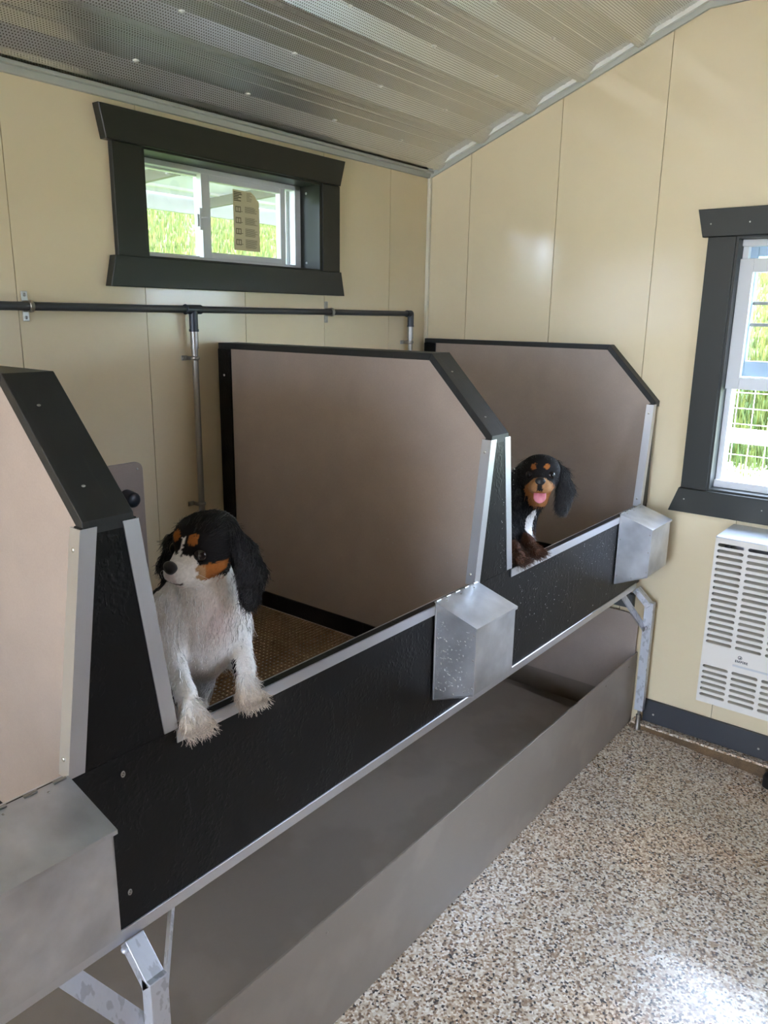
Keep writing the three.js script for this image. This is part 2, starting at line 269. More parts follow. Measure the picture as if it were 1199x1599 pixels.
// ───────────────────────── windows ─────────────────────────
{ // low slider in the long wall
  const w = struct('window_1', null, null, 'wide low sliding window with a dark timber surround above the pipe', 'window');
  part('head_trim', prism([[-1.6179, 2.1168], [-0.6231, 2.1168], [-0.596, 2.207], [-1.6356, 2.207]], 'z', 0, 0.032, 0.002), mTrim, w);
  part('sill_trim', prism([[-1.6333, 1.7154], [-0.5999, 1.7154], [-0.6185, 1.8035], [-1.6124, 1.8035]], 'z', 0, 0.032, 0.002), mTrim, w);
  part('side_trim', bx(-1.5939, -1.4947, 1.8035, 2.1168, 0, 0.02, 0.002), mTrim, w);
  part('side_trim', bx(-0.7108, -0.6145, 1.8035, 2.1168, 0, 0.02, 0.002), mTrim, w);
  const J = 0.012;
  const jb = part('jamb', [bx(W1.x0, W1.x0 + J, W1.y0, W1.y1, -0.14, 0.014), bx(W1.x1 - J, W1.x1, W1.y0, W1.y1, -0.14, 0.014), bx(W1.x0 + J, W1.x1 - J, W1.y1 - 0.006, W1.y1, -0.14, 0.014), bx(W1.x0 + J, W1.x1 - J, W1.y0, W1.y0 + 0.006, -0.14, 0.014)], mTrim, w, 'dark glossy jamb lining');
  for (const y of [1.835, 2.085]) part('screw', dome(W1.x1 - J - 0.0005, y, -0.055, 0.005, 'x'), mScrew, w);
  const X0 = W1.x0 + J, X1 = W1.x1 - J, A = W1.y0 + 0.006, B = W1.y1 - 0.006, F = 0.017;
  part('window_frame', [bx(X0, X1, A, A + F, -0.14, -0.085, 0.002), bx(X0, X1, B - F, B, -0.14, -0.085, 0.002), bx(X0, X0 + F, A, B, -0.14, -0.085, 0.002), bx(X1 - 0.03, X1, A, B, -0.14, -0.085, 0.002), bx(X1 - 0.045, X1 - 0.03, A, B, -0.14, -0.118, 0.002)], mWhiteVinyl, w);
  // fixed light: behind, on the left half and continuing behind the sliding sash
  const fx = part('fixed_sash', [bx(-1.186, -1.152, A + F, B - F, -0.138, -0.115, 0.002), bx(X0 + F, -1.152, A + F, A + F + 0.006, -0.138, -0.115), bx(X0 + F, -1.152, B - F - 0.006, B - F, -0.138, -0.115)], mWhiteVinyl, w);
  part('pane', bx(X0 + F, -1.17, A + F, B - F, -0.128, -0.125), mGlass, w);
  // sliding sash
  const s0 = -1.192, s1 = -0.800, st = 0.036, zz = [-0.112, -0.088];
  part('sliding_sash', [bx(s0, s0 + st, A + 0.008, B - 0.008, ...zz, 0.002), bx(s1 - st * 0.75, s1, A + 0.008, B - 0.008, ...zz, 0.002), bx(s0 + st, s1 - st * 0.75, A + 0.008, A + 0.036, ...zz, 0.002), bx(s0 + st, s1 - st * 0.75, B - 0.036, B - 0.008, ...zz, 0.002)], mWhiteVinyl, w);
  part('pane', bx(s0 + st - 0.004, s1 - st * 0.75 + 0.004, A + 0.032, B - 0.032, -0.102, -0.099), mGlass, w);
  part('latch', [bx(-1.205, -1.193, 1.915, 1.985, -0.1, -0.084, 0.002), bx(-1.212, -1.205, 1.925, 1.965, -0.096, -0.088, 0.002), cyl([-1.2, 1.955, -0.084], [-1.178, 1.957, -0.076], 0.0028, 0.0028, 8)], mWhiteVinyl, w);
}
{ // sheet of fitting instructions on the sliding pane
  const cv = document.createElement('canvas'); cv.width = 256; cv.height = 416; const x = cv.getContext('2d');
  x.fillStyle = '#cdbfac'; x.fillRect(0, 0, 256, 416); x.fillStyle = '#4a4238'; const r = rng(5);
  for (let k = 0; k < 6; k++) x.fillRect(8, 14 + k * 11, 40 + r() * 50, 6);
  for (let k = 0; k < 7; k++) x.fillRect(132, 12 + k * 9, 20 + r() * 40, 2);
  for (let k = 0; k < 4; k++) { const y = 112 + k * 76; x.strokeStyle = '#4a4238'; x.lineWidth = 2.5; x.strokeRect(22, y, 50, 38); x.strokeRect(26, y + 4, 20, 30); x.strokeRect(48, y + 4, 20, 30); x.fillRect(74, y + 30, 16, 3); for (let j = 0; j < 7 + k; j++) x.fillRect(112, y - 4 + j * 6.4, 90 + r() * 36, 2); }
  const t = new THREE.CanvasTexture(cv); t.colorSpace = THREE.SRGBColorSpace;
  const q = [[-1.046, 1.862], [-0.923, 1.862], [-0.923, 2.034], [-0.936, 2.042], [-0.942, 2.052], [-0.962, 2.064], [-1.046, 2.064]];
  const g = new THREE.ExtrudeGeometry(new THREE.Shape(q.map((p) => new THREE.Vector2(...p))), { depth: 0.0004, bevelEnabled: false }); g.translate(0, 0, -0.0988);
  const p = g.attributes.position, uv = g.attributes.uv; for (let i = 0; i < p.count; i++) uv.setXY(i, (p.getX(i) + 1.046) / 0.123, (p.getY(i) - 1.862) / 0.202);
  const m = shade(new THREE.Mesh(g, new THREE.MeshPhysicalMaterial({ map: t, roughness: 0.9, transmission: 0.55, thickness: 0 }))); m.name = 'instruction_sheet'; m.userData = { label: 'printed instruction sheet with a torn corner stuck to the window pane', category: 'paper sheet' }; scene.add(m);
}
{ // tall hung window in the end wall
  const w = struct('window_2', null, null, 'tall hung window with a dark timber surround above the wall heater', 'window');
  part('head_trim', prism([[1.207, 1.9273], [W2.z1 + 0.112, 1.9273], [W2.z1 + 0.135, 2.0201], [1.184, 2.0201]], 'x', -0.03, 0, 0.002), mTrim, w);
  part('sill_trim', prism([[1.189, 0.9333], [W2.z1 + 0.13, 0.9333], [W2.z1 + 0.1, 1.0255], [1.2203, 1.0255]], 'x', -0.03, 0, 0.002), mTrim, w);
  part('side_trim', bx(-0.019, 0, 1.0255, 1.9273, 1.2243, 1.3186, 0.002), mTrim, w);
  part('side_trim', bx(-0.019, 0, 1.0255, 1.9273, W2.z1, W2.z1 + 0.095, 0.002), mTrim, w);
  for (const [y, z] of [[1.97, 1.232], [1.97, 1.36], [0.985, 1.245], [0.985, 1.52]]) part('screw', dome(-0.0305, y, z, 0.003, 'x'), mScrew, w);
  const J = 0.008, a = W2.z0 + J, b = W2.z1 - J, lo = W2.y0 + J, hi = W2.y1 - J;
  part('jamb', [bx(-0.012, 0.13, W2.y0, W2.y1, W2.z0, a), bx(-0.012, 0.13, W2.y0, W2.y1, b, W2.z1), bx(-0.012, 0.13, hi, W2.y1, a, b), bx(-0.012, 0.13, W2.y0, lo, a, b)], mTrim, w, 'dark glossy jamb lining');
  part('window_frame', [bx(0.04, 0.12, lo, lo + 0.028, a, b, 0.002), bx(0.04, 0.12, hi - 0.022, hi, a, b, 0.002), bx(0.055, 0.12, lo, hi, a, a + 0.02, 0.002), bx(0.055, 0.12, lo, hi, b - 0.02, b, 0.002)], mWhiteVinyl, w);
  const fr = (x0, x1, y0, y1, z0, z1, s, bt) => [bx(x0, x1, y0, y1, z0, z0 + s, 0.002), bx(x0, x1, y0, y1, z1 - s, z1, 0.002), bx(x0, x1, y0, y0 + bt, z0 + s, z1 - s, 0.002), bx(x0, x1, y1 - s, y1, z0 + s, z1 - s, 0.002)];
  part('lower_sash', fr(0.036, 0.06, 1.402, 1.855, a, b, 0.046, 0.042), mWhiteVinyl, w, 'white sash pushed up');
  part('pane', bx(0.046, 0.049, 1.44, 1.81, a + 0.04, b - 0.04), mGlass, w);
  part('upper_sash', fr(0.085, 0.11, 1.447, hi - 0.02, a + 0.012, b - 0.012, 0.034, 0.055), std(C(150, 168, 184), 0.4), w);  // blue-grey shade put into the colour of this outer sash
  part('pane', bx(0.096, 0.099, 1.5, hi - 0.05, a + 0.04, b - 0.04), mGlass, w);
  for (const y of [1.705, 1.630]) part('glazing_bar', bx(0.09, 0.106, y - 0.006, y + 0.006, a + 0.04, b - 0.04, 0.002), std(C(96, 104, 104), 0.5), w);
}

// ───────────────────────── booths ─────────────────────────
const zF = 1.1065, capY = 1.546, GR = 0.654;
const capPoly = (t0, t1) => [ // side profile of the cap, as (z, y)
  [[0.03, capY], [0.9077, capY], [0.9077 - 0.0075, capY - 0.019], [0.03, capY - 0.019]],
  [[0.9077, capY], [1.107, 1.3425], [1.107, 1.322], [1.1, 1.3225], [0.9000, capY - 0.019]],
];
function angleStrip(xa, xb, side, ya, yb) { // aluminium angle along a leaning edge from (xa, ya) down to (xb, yb); side = -1: edge on the left
  const w = -side * 0.0255, t = 0.0022, o = [];
  o.push(prism(side < 0 ? [[xb, yb], [xb + w, yb], [xa + w, ya], [xa, ya]] : [[xb + w, yb], [xb, yb], [xa, ya], [xa + w, ya]], 'z', zF, zF + t));
  const e = side * t; // return leg, running back from the front
  o.push(prism(side < 0 ? [[xb + e, yb], [xb, yb], [xa, ya], [xa + e, ya]] : [[xb, yb], [xb + e, yb], [xa + e, ya], [xa, ya]], 'z', zF - 0.026, zF + t));
  return o;
}
function partition(c, label, half) { // c = middle; half: only the left leaf, against the end wall
  const t = thing('booth_partition', label, 'partition', 'partitions between the wash booths');
  const hw = 0.0425, x0 = half ? -0.046 : c - hw, x1 = half ? -0.002 : c + hw;
  const side = (a, b) => prism([[0.034, 0.6], [1.086, 0.6], [1.098, 1.328], [0.901, 1.53], [0.034, 1.53]], 'x', a, b);
  part('side_panel', side(x0 + 0.001, x0 + 0.007), mTaupe, t);
  if (!half) part('side_panel', side(x1 - 0.007, x1 - 0.001), mTaupe, t);
  const caps = capPoly();
  part('top_cap', prism(caps[0], 'x', x0 - 0.001, x1 + 0.001, 0.0012), mCap, t);
  part('sloping_cap', prism(caps[1], 'x', x0 - 0.001, x1 + 0.001, 0.0012), mCap, t);
  part('rear_post', bx(x0 - 0.004, x1 + 0.002, GR, capY - 0.019, 0.03, 0.092, 0.002), mBoard, t);
  part('foot_strip', bx(x0 - 0.006, x0 + 0.002, GR, 0.7075, 0.09, 1.085, 0.001), mBoard, t);
  if (!half) part('foot_strip', bx(x1 - 0.002, x1 + 0.006, GR, 0.7075, 0.09, 1.085, 0.001), mBoard, t);
  // front board that widens downwards, with aluminium angles on its edges
  const a = half ? -0.062 : c - 0.0455, a2 = half ? -0.106 : c - 0.0985, b = half ? -0.042 : c + 0.0475, b2 = half ? -0.028 : c + 0.0985;
  part('front_board', prism([[a2, 0.946], [b2, 0.946], [b, 1.334], [a, 1.334]], 'z', 1.088, zF), mBoard, t);
  part('edge_angle', angleStrip(a - 0.0008, a2 - 0.0008, -1, 1.332, 0.947), mAlu, t);
  if (!half) part('edge_angle', angleStrip(b + 0.0008, b2 + 0.0008, 1, 1.332, 0.947), mAlu, t);
  for (const [k, y] of [[0.08, 1.30], [0.93, 0.975]]) { part('screw', dome(a - 0.003 + (a2 - a) * k, y, zF - 0.014, 0.0042, 'x'), mScrew, t); }
  if (!half) for (const [z, y] of [[0.955, 1.4985], [1.065, 1.386]]) part('screw', dome(c - 0.012, y, z, 0.0032, 'y', 0.6), mSteel, t);
  part('screw', dome(x0 - 0.005, 1.44, 0.06, 0.004, 'x'), mScrew, t);
  return t;
}
partition(-2.3585, 'nearest taupe booth partition with a broad black cap, left of the seated dog');
partition(-1.199, 'middle taupe booth partition between the two dogs');
partition(0, 'far taupe booth partition against the cream end wall', true);
{ // front board, rims and rail
  const t = thing('apron_board', 'long black front board of the wash booths with aluminium rims', 'front panel');
  part('front_board', prism([[-4.6, 0.62], [-0.03, 0.62], [-0.03, 0.9445], [-4.6, 0.9445]], 'z', 1.088, zF - 0.0004), mBoard, t);
  for (const [a, b] of [[-3.5, -2.457], [-2.2605, -1.2975], [-1.1, -0.106]]) part('rim_angle', [bx(a, b, 0.9412, 0.9442, 1.083, zF + 0.003, 0.0008), bx(a, b, 0.9196, 0.9442, zF, zF + 0.003, 0.0008)], mAlu, t);
  part('bottom_rail', bx(-4.6, -0.06, 0.6005, 0.6248, 1.075, zF + 0.003, 0.002), mAlu, t);
  for (const [x, y] of [[-2.3667, 0.9106], [-2.3704, 0.6867]]) { const m = new THREE.TorusGeometry(0.0046, 0.0014, 6, 14); m.scale(0.7, 1, 1); part('screw', [m.translate(x, y, zF), cyl([x, y, zF - 0.001], [x, y, zF + 0.0006], 0.0015, 0.0015, 8)], mSteel, t); }
}
// mesh floors of the booths
{
  const PT = 0.0155, BW = 0.0042;
  const strands = (x0, x1, z0, z1) => { // square coated mesh: bars both ways
    const out = [];
    for (let x = x0; x < x1; x += PT) out.push(bx(x, x + BW, GR - 0.005, GR - 0.0006, z0, z1));
    for (let z = z0; z < z1; z += PT) out.push(bx(x0, x1, GR - 0.0044, GR, z, z + BW));
    return out;
  };
  const mMesh = std(C(142, 108, 74), 0.45);
  for (const [a, b, l] of [[-2.31, -1.25, 'brown coated mesh floor of the booth the white-chested dog stands in'], [-1.15, -0.055, 'brown coated mesh floor of the far booth']]) {
    const t = thing('booth_floor_grate', l, 'floor grate', 'booth floor grates');
    const m = part('mesh', strands(a, b, 0.02, 1.085), mMesh, t); m.userData.kind = 'stuff';
    part('support_bar', bx(a, b, GR - 0.03, GR - 0.004, 0.02, 0.05), mGalv, t); part('support_bar', bx(a, b, GR - 0.03, GR - 0.004, 0.54, 0.565), mGalv, t);
  }
  one('wall_ledger', [bx(-0.045, -0.002, 0.565, 0.6, 0.02, 1.07, 0.002), bx(-0.03, -0.002, 0.50, 0.56, 0.02, 1.09, 0.002)], std(C(74, 76, 78), 0.5), 'dark ledger bar under the far booth along the end wall', 'ledger');
}
// sloping-topped metal boxes on the front
function metalBox(xl, xr, label, lift = 0) {
  const t = thing('metal_box', label, 'metal box', 'metal boxes on the booth front'), zB = 1.2298, zB0 = zF + 0.0045;
  const poly = [[zB0, 0.6876], [zB, 0.7385], [zB, 0.9142], [zB0, 0.953]];
  const th = 0.0018;
  part('side_panel', [prism(poly, 'x', xl + 0.003, xl + 0.003 + th), ...[0, 1, 2, 3].map((k) => { const [a, b] = [poly[k], poly[(k + 1) % 4]]; return bar([xl + 0.0015, a[1], a[0]], [xl + 0.0015, b[1], b[0]], 0.003, 0.003); })], mGalv, t);
  part('side_panel', prism(poly, 'x', xr - th, xr), mGalv, t);
  part('front_panel', bx(xl + 0.001, xr, 0.7385, 0.9142, zB - th, zB, 0.0006), mGalv, t);
  part('bottom_panel', prism([[zB0, 0.6876], [zB, 0.7385], [zB, 0.7403], [zB0, 0.6894]], 'x', xl, xr), mGalv, t);
  const g = join([prism([[zB0 - 0.002, 0.9545], [zB + 0.004, 0.9158], [zB + 0.0045, 0.9172], [zB0 - 0.002, 0.9565]], 'x', xl - 0.003, xr + 0.004), prism([[zB + 0.003, 0.9165], [zB + 0.0045, 0.9165], [zB + 0.0045, 0.9105], [zB + 0.003, 0.9105]], 'x', xl - 0.003, xr + 0.004)]);
  if (lift) { g.translate(0, -0.9555, -zB0); g.rotateX(-lift); g.translate(0, 0.9555, zB0); }
  const lid = part('lid', g, mGalv, t);
  const n = 9; for (let k = 0; k < n; k += 2) part('hinge_knuckle', cyl([xl + (xr - xl) * (k + 0.06) / n, 0.957, zB0 + 0.001], [xl + (xr - xl) * (k + 0.94) / n, 0.957, zB0 + 0.001], 0.0024, 0.0024, 8), mSteel, t);
  for (const [k, z] of [[0.17, 0.012], [0.5, 0.012], [0.83, 0.012]]) part('rivet', dome(xl + (xr - xl) * k, 0.957 - (z) * 0.315, zB0 + z, 0.0024, 'y', 0.5), mSteel, t);
  for (const [z, yy] of [[zB0 + 0.006, 0.72], [zB0 + 0.006, 0.86], [zB - 0.006, 0.755], [zB - 0.006, 0.83], [zB - 0.006, 0.895], [zB0 + 0.06, 0.722]]) part('rivet', dome(xl + 0.0028, yy, z, 0.0022, 'x', 0.5), mSteel, t);
  return t;
}
metalBox(-2.668, -2.4641, 'metal box with a slightly raised lid at the lower left corner', 0.03);
metalBox(-1.4833, -1.2905, 'wet metal box below the middle partition');
metalBox(-0.307, -0.1099, 'metal box at the far end, beside the end wall');
// legs
function leg(x, label, end) {
  const t = thing('frame_leg', label, 'leg', 'legs of the booth frame'), w = 0.026, z0 = 1.095, z1 = 1.168, yk = 0.545;
  part('upper_tube', bar([x, 0.597, z0 + 0.012], [x, yk - 0.005, z1], 0.036, w), mLeg, t);
  part('post', bar([x, yk + 0.012, z1], [x, 0.085, z1], 0.036, w, end ? Math.PI / 2 : 0), mLeg, t);
  part('foot', [cyl([x, 0.09, z1], [x, 0.05, z1], 0.006, 0.006, 10), cyl([x, 0.062, z1], [x, 0.046, z1], 0.011, 0.011, 6), cyl([x, floorY(x, z1), z1], [x, 0.046, z1], 0.013, 0.009, 12)], mSteel, t);
  part('brace', bar([x - 0.115, 0.6, 1.095], [x - 0.012, 0.445, z1 - 0.01], 0.006, 0.036, 0.35), mLeg, t);
  if (!end) part('brace', bar([x + 0.092, 0.6, 1.095], [x + 0.02, 0.47, z1 - 0.01], 0.02, 0.006, 0.2), mLeg, t);
  part('weld', dome(x - 0.02, 0.594, 1.118, 0.008, 'y', 0.8), mLeg, t); part('weld', dome(x - 0.019, 0.45, z1, 0.006, 'y', 1.6), mLeg, t);
}
leg(-2.374, 'galvanised bent leg at the bottom left with flat braces');
leg(-0.052, 'galvanised bent leg at the far end beside the baseboard', true);
{ // drip tray under the booths
  const t = thing('drip_tray', 'long taupe drip tray under the booths', 'drip tray');
  part('front_wall', bx(-4.6, -0.012, 0.003, 0.3147, 1.1192, 1.1252, 0.0012), mTray, t);
  part('tray_floor', prism([[0.02, 0.165], [1.118, 0.105], [1.118, 0.1], [0.02, 0.16]], 'x', -4.6, -0.27), mTray, t);
  part('end_panel', bx(-0.022, -0.016, 0.11, 0.478, 0.02, 1.118, 0.001), mTaupe, t);
  part('gutter', [bx(-0.27, -0.016, 0.006, 0.012, 0.02, 1.118), bx(-0.275, -0.27, 0.006, 0.105, 0.02, 1.118), bx(-0.022, -0.016, 0.012, 0.11, 0.02, 1.118)], mTray, t, 'drain channel at the far end');
  for (const [x, y] of [[-0.33, 0.285], [-0.1, 0.28], [-1.9, 0.28]]) part('bolt', dome(x, y, 1.1255, 0.004, 'z'), mTray, t);
}
{ // water pipe along the long wall
  const t = thing('water_pipe', 'dark plastic water pipe with steel drops along the long wall', 'pipe'), y = 1.6528, z = 0.032;
  part('main_pipe', cyl([XL + 0.02, y + 0.001, z], [-1.36, y, z], 0.0115), mPvc, t); part('main_pipe', cyl([-1.325, y, z], [-0.18, y, z], 0.0108), mPvc, t);
  part('tee', [cyl([-1.372, y, z], [-1.312, y, z], 0.0148), cyl([-1.342, y, z], [-1.342, y - 0.062, z], 0.0142), new THREE.TorusGeometry(0.0136, 0.003, 8, 20).rotateY(Math.PI / 2).translate(-1.372, y, z), cyl([-1.342, y - 0.062, z], [-1.342, y - 0.07, z], 0.0158)], mPvcDark, t);
  part('elbow', [cyl([-0.19, y, z], [-0.16, y, z], 0.0142), dome(-0.16, y, z, 0.0142, 'x', 1), cyl([-0.16, y, z], [-0.16, y - 0.05, z], 0.0142), cyl([-0.16, y - 0.05, z], [-0.16, y - 0.056, z], 0.0156)], mPvcDark, t);
  part('coupling', [cyl([-1.342, y - 0.07, z], [-1.342, y - 0.118, z], 0.0125), cyl([-1.342, y - 0.118, z], [-1.342, y - 0.124, z], 0.0135)], mSteel, t);
  part('coupling', [cyl([-0.16, y - 0.056, z], [-0.16, y - 0.1, z], 0.0125), cyl([-0.16, y - 0.1, z], [-0.16, y - 0.106, z], 0.0135)], mSteel, t);
  part('drop_pipe', cyl([-1.342, y - 0.12, z], [-1.342, 0.93, z], 0.0102), mSteel, t); part('drop_pipe', cyl([-0.16, y - 0.1, z], [-0.16, 0.93, z], 0.0102), mSteel, t);
  part('spout', [cyl([-1.342, 0.93, z], [-1.342, 0.9, z + 0.03], 0.0102), dome(-1.342, 0.93, z, 0.0102, 'x', 1)], mSteel, t);
  const clampV = (x) => part('clamp', [new THREE.TorusGeometry(0.0132, 0.0034, 8, 20).scale(1, 1, 1).rotateY(Math.PI / 2).scale(2, 1, 1).translate(x, y, z), bx(x - 0.009, x + 0.009, y + 0.011, y + 0.04, 0.0015, 0.0055, 0.002), bx(x - 0.009, x + 0.009, y - 0.04, y - 0.011, 0.0015, 0.0055, 0.002), bx(x - 0.007, x + 0.007, y + 0.011, y + 0.015, 0.0015, z), bx(x - 0.007, x + 0.007, y - 0.015, y - 0.011, 0.0015, z), dome(x, y + 0.03, 0.005, 0.005, 'z'), dome(x, y - 0.03, 0.005, 0.005, 'z')], mSteel, t, 'steel pipe clamp');
  clampV(-1.8846); clampV(-0.677);
  const clampH = (x, yy) => part('clamp', [new THREE.TorusGeometry(0.012, 0.003, 8, 20).rotateX(Math.PI / 2).scale(1, 2, 1).translate(x, yy, z), bx(x - 0.034, x - 0.01, yy - 0.008, yy + 0.008, 0.0015, 0.006, 0.002), bx(x + 0.01, x + 0.034, yy - 0.008, yy + 0.008, 0.0015, 0.006, 0.002), bx(x - 0.014, x - 0.01, yy - 0.006, yy + 0.006, 0.0015, z), bx(x + 0.01, x + 0.014, yy - 0.006, yy + 0.006, 0.0015, z), dome(x - 0.026, yy, 0.006, 0.006, 'z'), dome(x + 0.026, yy, 0.006, 0.006, 'z')], mSteel, t, 'steel pipe clamp');
  clampH(-1.342, 1.498); clampH(-1.342, 1.006); clampH(-0.16, 1.53);
}
{ // rounded plate on the long wall, half hidden by the near partition
  const t = thing('wall_plate', 'taupe round-cornered plate on the long wall behind the near partition', 'wall plate');
  const s = new THREE.Shape(), a = -1.80, b = -1.553, lo = 0.72, hi = 1.178, r = 0.028;
  s.moveTo(a + r, lo); s.lineTo(b - r, lo); s.quadraticCurveTo(b, lo, b, lo + r); s.lineTo(b, hi - r); s.quadraticCurveTo(b, hi, b - r, hi); s.lineTo(a + r, hi); s.quadraticCurveTo(a, hi, a, hi - r); s.lineTo(a, lo + r); s.quadraticCurveTo(a, lo, a + r, lo);
  part('plate', new THREE.ExtrudeGeometry(s, { depth: 0.008, bevelEnabled: true, bevelSize: 0.002, bevelThickness: 0.002, bevelSegments: 1 }), mTaupe, t);
  part('knob', [cyl([-1.618, 1.07, 0.01], [-1.618, 1.07, 0.05], 0.028, 0.024, 20), dome(-1.618, 1.07, 0.05, 0.024, 'z', 0.4)], mPvcDark, t, 'black knob');
  part('screw', dome(b - 0.02, hi - 0.02, 0.011, 0.004, 'z'), mScrew, t);
}
{ // wall heater
  const t = thing('wall_heater', 'cream gas wall heater with rows of slots under the tall window', 'heater'), xf = -0.2252, z0 = 1.4269, z1 = 2.135, y0 = 0.2876, y1 = 0.9142;
  const slot = (zc, yc, w, h) => { const s = [], r = h / 2; for (let k = 0; k <= 4; k++) { const a = -Math.PI / 2 + Math.PI * k / 4; s.push([zc + w / 2 - r + Math.cos(a) * r, yc + Math.sin(a) * r]); } for (let k = 0; k <= 4; k++) { const a = Math.PI / 2 + Math.PI * k / 4; s.push([zc - w / 2 + r + Math.cos(a) * r, yc + Math.sin(a) * r]); } return s; };
  const holes = [], rows = []; for (let k = 0; k < 17; k++) rows.push(0.886 - k * 0.02255); for (let k = 0; k < 6; k++) rows.push(0.4285 - k * 0.0222);
  for (const y of rows) for (let c = 0; c < 7; c++) holes.push(slot(1.4795 + c * 0.0985, y, 0.087, 0.0125));
  part('front_cover', prism([[z0, y0], [z1, y0], [z1, y1], [z0, y1]], 'x', xf, xf + 0.0025, 0, holes), mHeater, t);
  part('casing', [bx(xf + 0.0025, -0.002, y0, y1 - 0.004, z0, z0 + 0.003), bx(xf + 0.0025, -0.002, y0, y1 - 0.004, z1 - 0.003, z1), bx(xf + 0.0025, -0.002, y0, y0 + 0.003, z0, z1), bar([xf + 0.003, y0, z0 + 0.0015], [xf + 0.003, y1, z0 + 0.0015], 0.004, 0.004)], mHeater, t);
  part('top_cover', [bx(xf - 0.001, -0.002, y1 - 0.004, y1, z0 - 0.001, z1, 0.0012)], mHeaterTop, t, 'silvery top plate');
  part('back_plate', bx(-0.006, -0.002, y0 + 0.004, y1 - 0.005, z0 + 0.004, z1 - 0.004), mGalv, t);
  part('heat_exchanger', bx(-0.15, -0.05, 0.5, 0.85, z0 + 0.07, z1 - 0.07, 0.012), mSteel, t);
  rows.forEach((y, k) => { if (k === 0) return; part('louvre', prism([[xf + 0.0025, y - 0.0065], [xf + 0.021, y + 0.003], [xf + 0.021, y + 0.0042], [xf + 0.0025, y - 0.005]], 'z', z0 + 0.012, z1 - 0.01), mFin, t); });
  part('burner_tube', cyl([-0.13, 0.40, z0 + 0.02], [-0.13, 0.40, z1 - 0.02], 0.018, 0.018, 14), std(C(168, 150, 90), 0.35, { metalness: 1 }), t);
  part('inner_column', [bx(-0.19, -0.12, 0.52, 0.86, z0 + 0.01, z0 + 0.028)], std(C(190, 200, 214), 0.3, { metalness: 0.8 }), t);
  const font = await new FontLoader().loadAsync('fonts/droid/droid_sans_bold.typeface.json');
  const tg = new TextGeometry('EMPIRE', { font, size: 0.0085, depth: 0.0006, curveSegments: 3, bevelEnabled: false }); tg.computeBoundingBox(); tg.translate(-(tg.boundingBox.max.x) / 2, 0, 0); tg.rotateY(-Math.PI / 2);
  const ink = std(C(46, 46, 50), 0.6);
  part('logo_lettering', tg.translate(xf - 0.0003, 0.4735, 1.562), ink, t, 'EMPIRE');
  part('logo_emblem', [new THREE.TorusGeometry(0.0062, 0.0009, 5, 20).rotateY(Math.PI / 2).translate(xf - 0.0002, 0.4925, 1.556), prism([[1.552, 0.4905], [1.5575, 0.4885], [1.5605, 0.4925], [1.557, 0.4965], [1.5565, 0.4925]], 'x', xf - 0.0007, xf)], ink, t);
  part('caption_strip', prism([[1.535, 0.4555], [1.70, 0.4555], [1.70, 0.4625], [1.535, 0.4625]], 'x', xf - 0.0004, xf), std(C(196, 196, 196), 0.5), t, 'faint grey caption strip');
}
{ // black lamp on the end wall, just showing at the right edge
  const t = thing('wall_lamp', 'black wall lamp shade just showing at the right edge', 'lamp');
  const mB = std(C(24, 20, 20), 0.5);
  part('shade', new THREE.LatheGeometry([[0.03, 0.1], [0.045, 0.095], [0.11, 0.0], [0.107, 0.0], [0.043, 0.088], [0.028, 0.095]].map((p) => new THREE.Vector2(...p)), 28).translate(-0.13, 2.19, 1.538), mB, t);
  part('arm', [cyl([-0.13, 2.28, 1.538], [-0.13, 2.34, 1.538], 0.008), cyl([-0.13, 2.34, 1.538], [0, 2.34, 1.538], 0.008), cyl([-0.012, 2.34, 1.538], [0, 2.34, 1.538], 0.04)], mB, t);
}
one('rubber_stopper', [dome(-0.085, 0.0, 1.69, 0.03, 'y', 0.8), cyl([-0.085, -0.06, 1.69], [-0.085, 0.0, 1.69], 0.028, 0.03)], std(C(16, 16, 18), 0.6), 'small round black rubber stopper beside the kerb at the right edge', 'stopper');
{ // shallow puddle on the floor joint
  const r = rng(77), pts = []; const base = [[-1.165, 1.30], [-1.12, 1.27], [-1.03, 1.42], [-0.98, 1.62], [-0.96, 1.86], [-1.0, 2.1], [-1.2, 2.15], [-1.36, 2.05], [-1.32, 1.86], [-1.22, 1.78], [-1.2, 1.62], [-1.18, 1.45]];
  const crv = new THREE.CatmullRomCurve3(base.map(([x, z]) => V(x, 0, z)), true); for (const p of crv.getPoints(90)) pts.push([p.x + 0.02 * (r() - 0.5), p.z + 0.02 * (r() - 0.5)]);
  const sh = new THREE.ShapeGeometry(new THREE.Shape(pts.slice(0, -1).map((p) => new THREE.Vector2(...p)))), nn = sh.toNonIndexed(), p = nn.attributes.position;
  for (let i = 0; i < p.count; i++) { const x = p.getX(i), z = p.getY(i); p.setXYZ(i, x, floorY(x, z) + 0.0015, z); }
  nn.deleteAttribute('normal'); nn.deleteAttribute('uv'); nn.computeVertexNormals();
  const wob = tex(256, 256, grey((u, v) => fbm(u * 24, v * 24, 24, 202, 3)), false, [3, 3]);
  one('puddle', nn, new THREE.MeshPhysicalMaterial({ color: 0xffffff, roughness: 0.06, transmission: 1, thickness: 0, ior: 1.33, bumpMap: wob, bumpScale: 0.0012 }), 'shallow puddle along the floor joint at lower right', 'puddle');
}

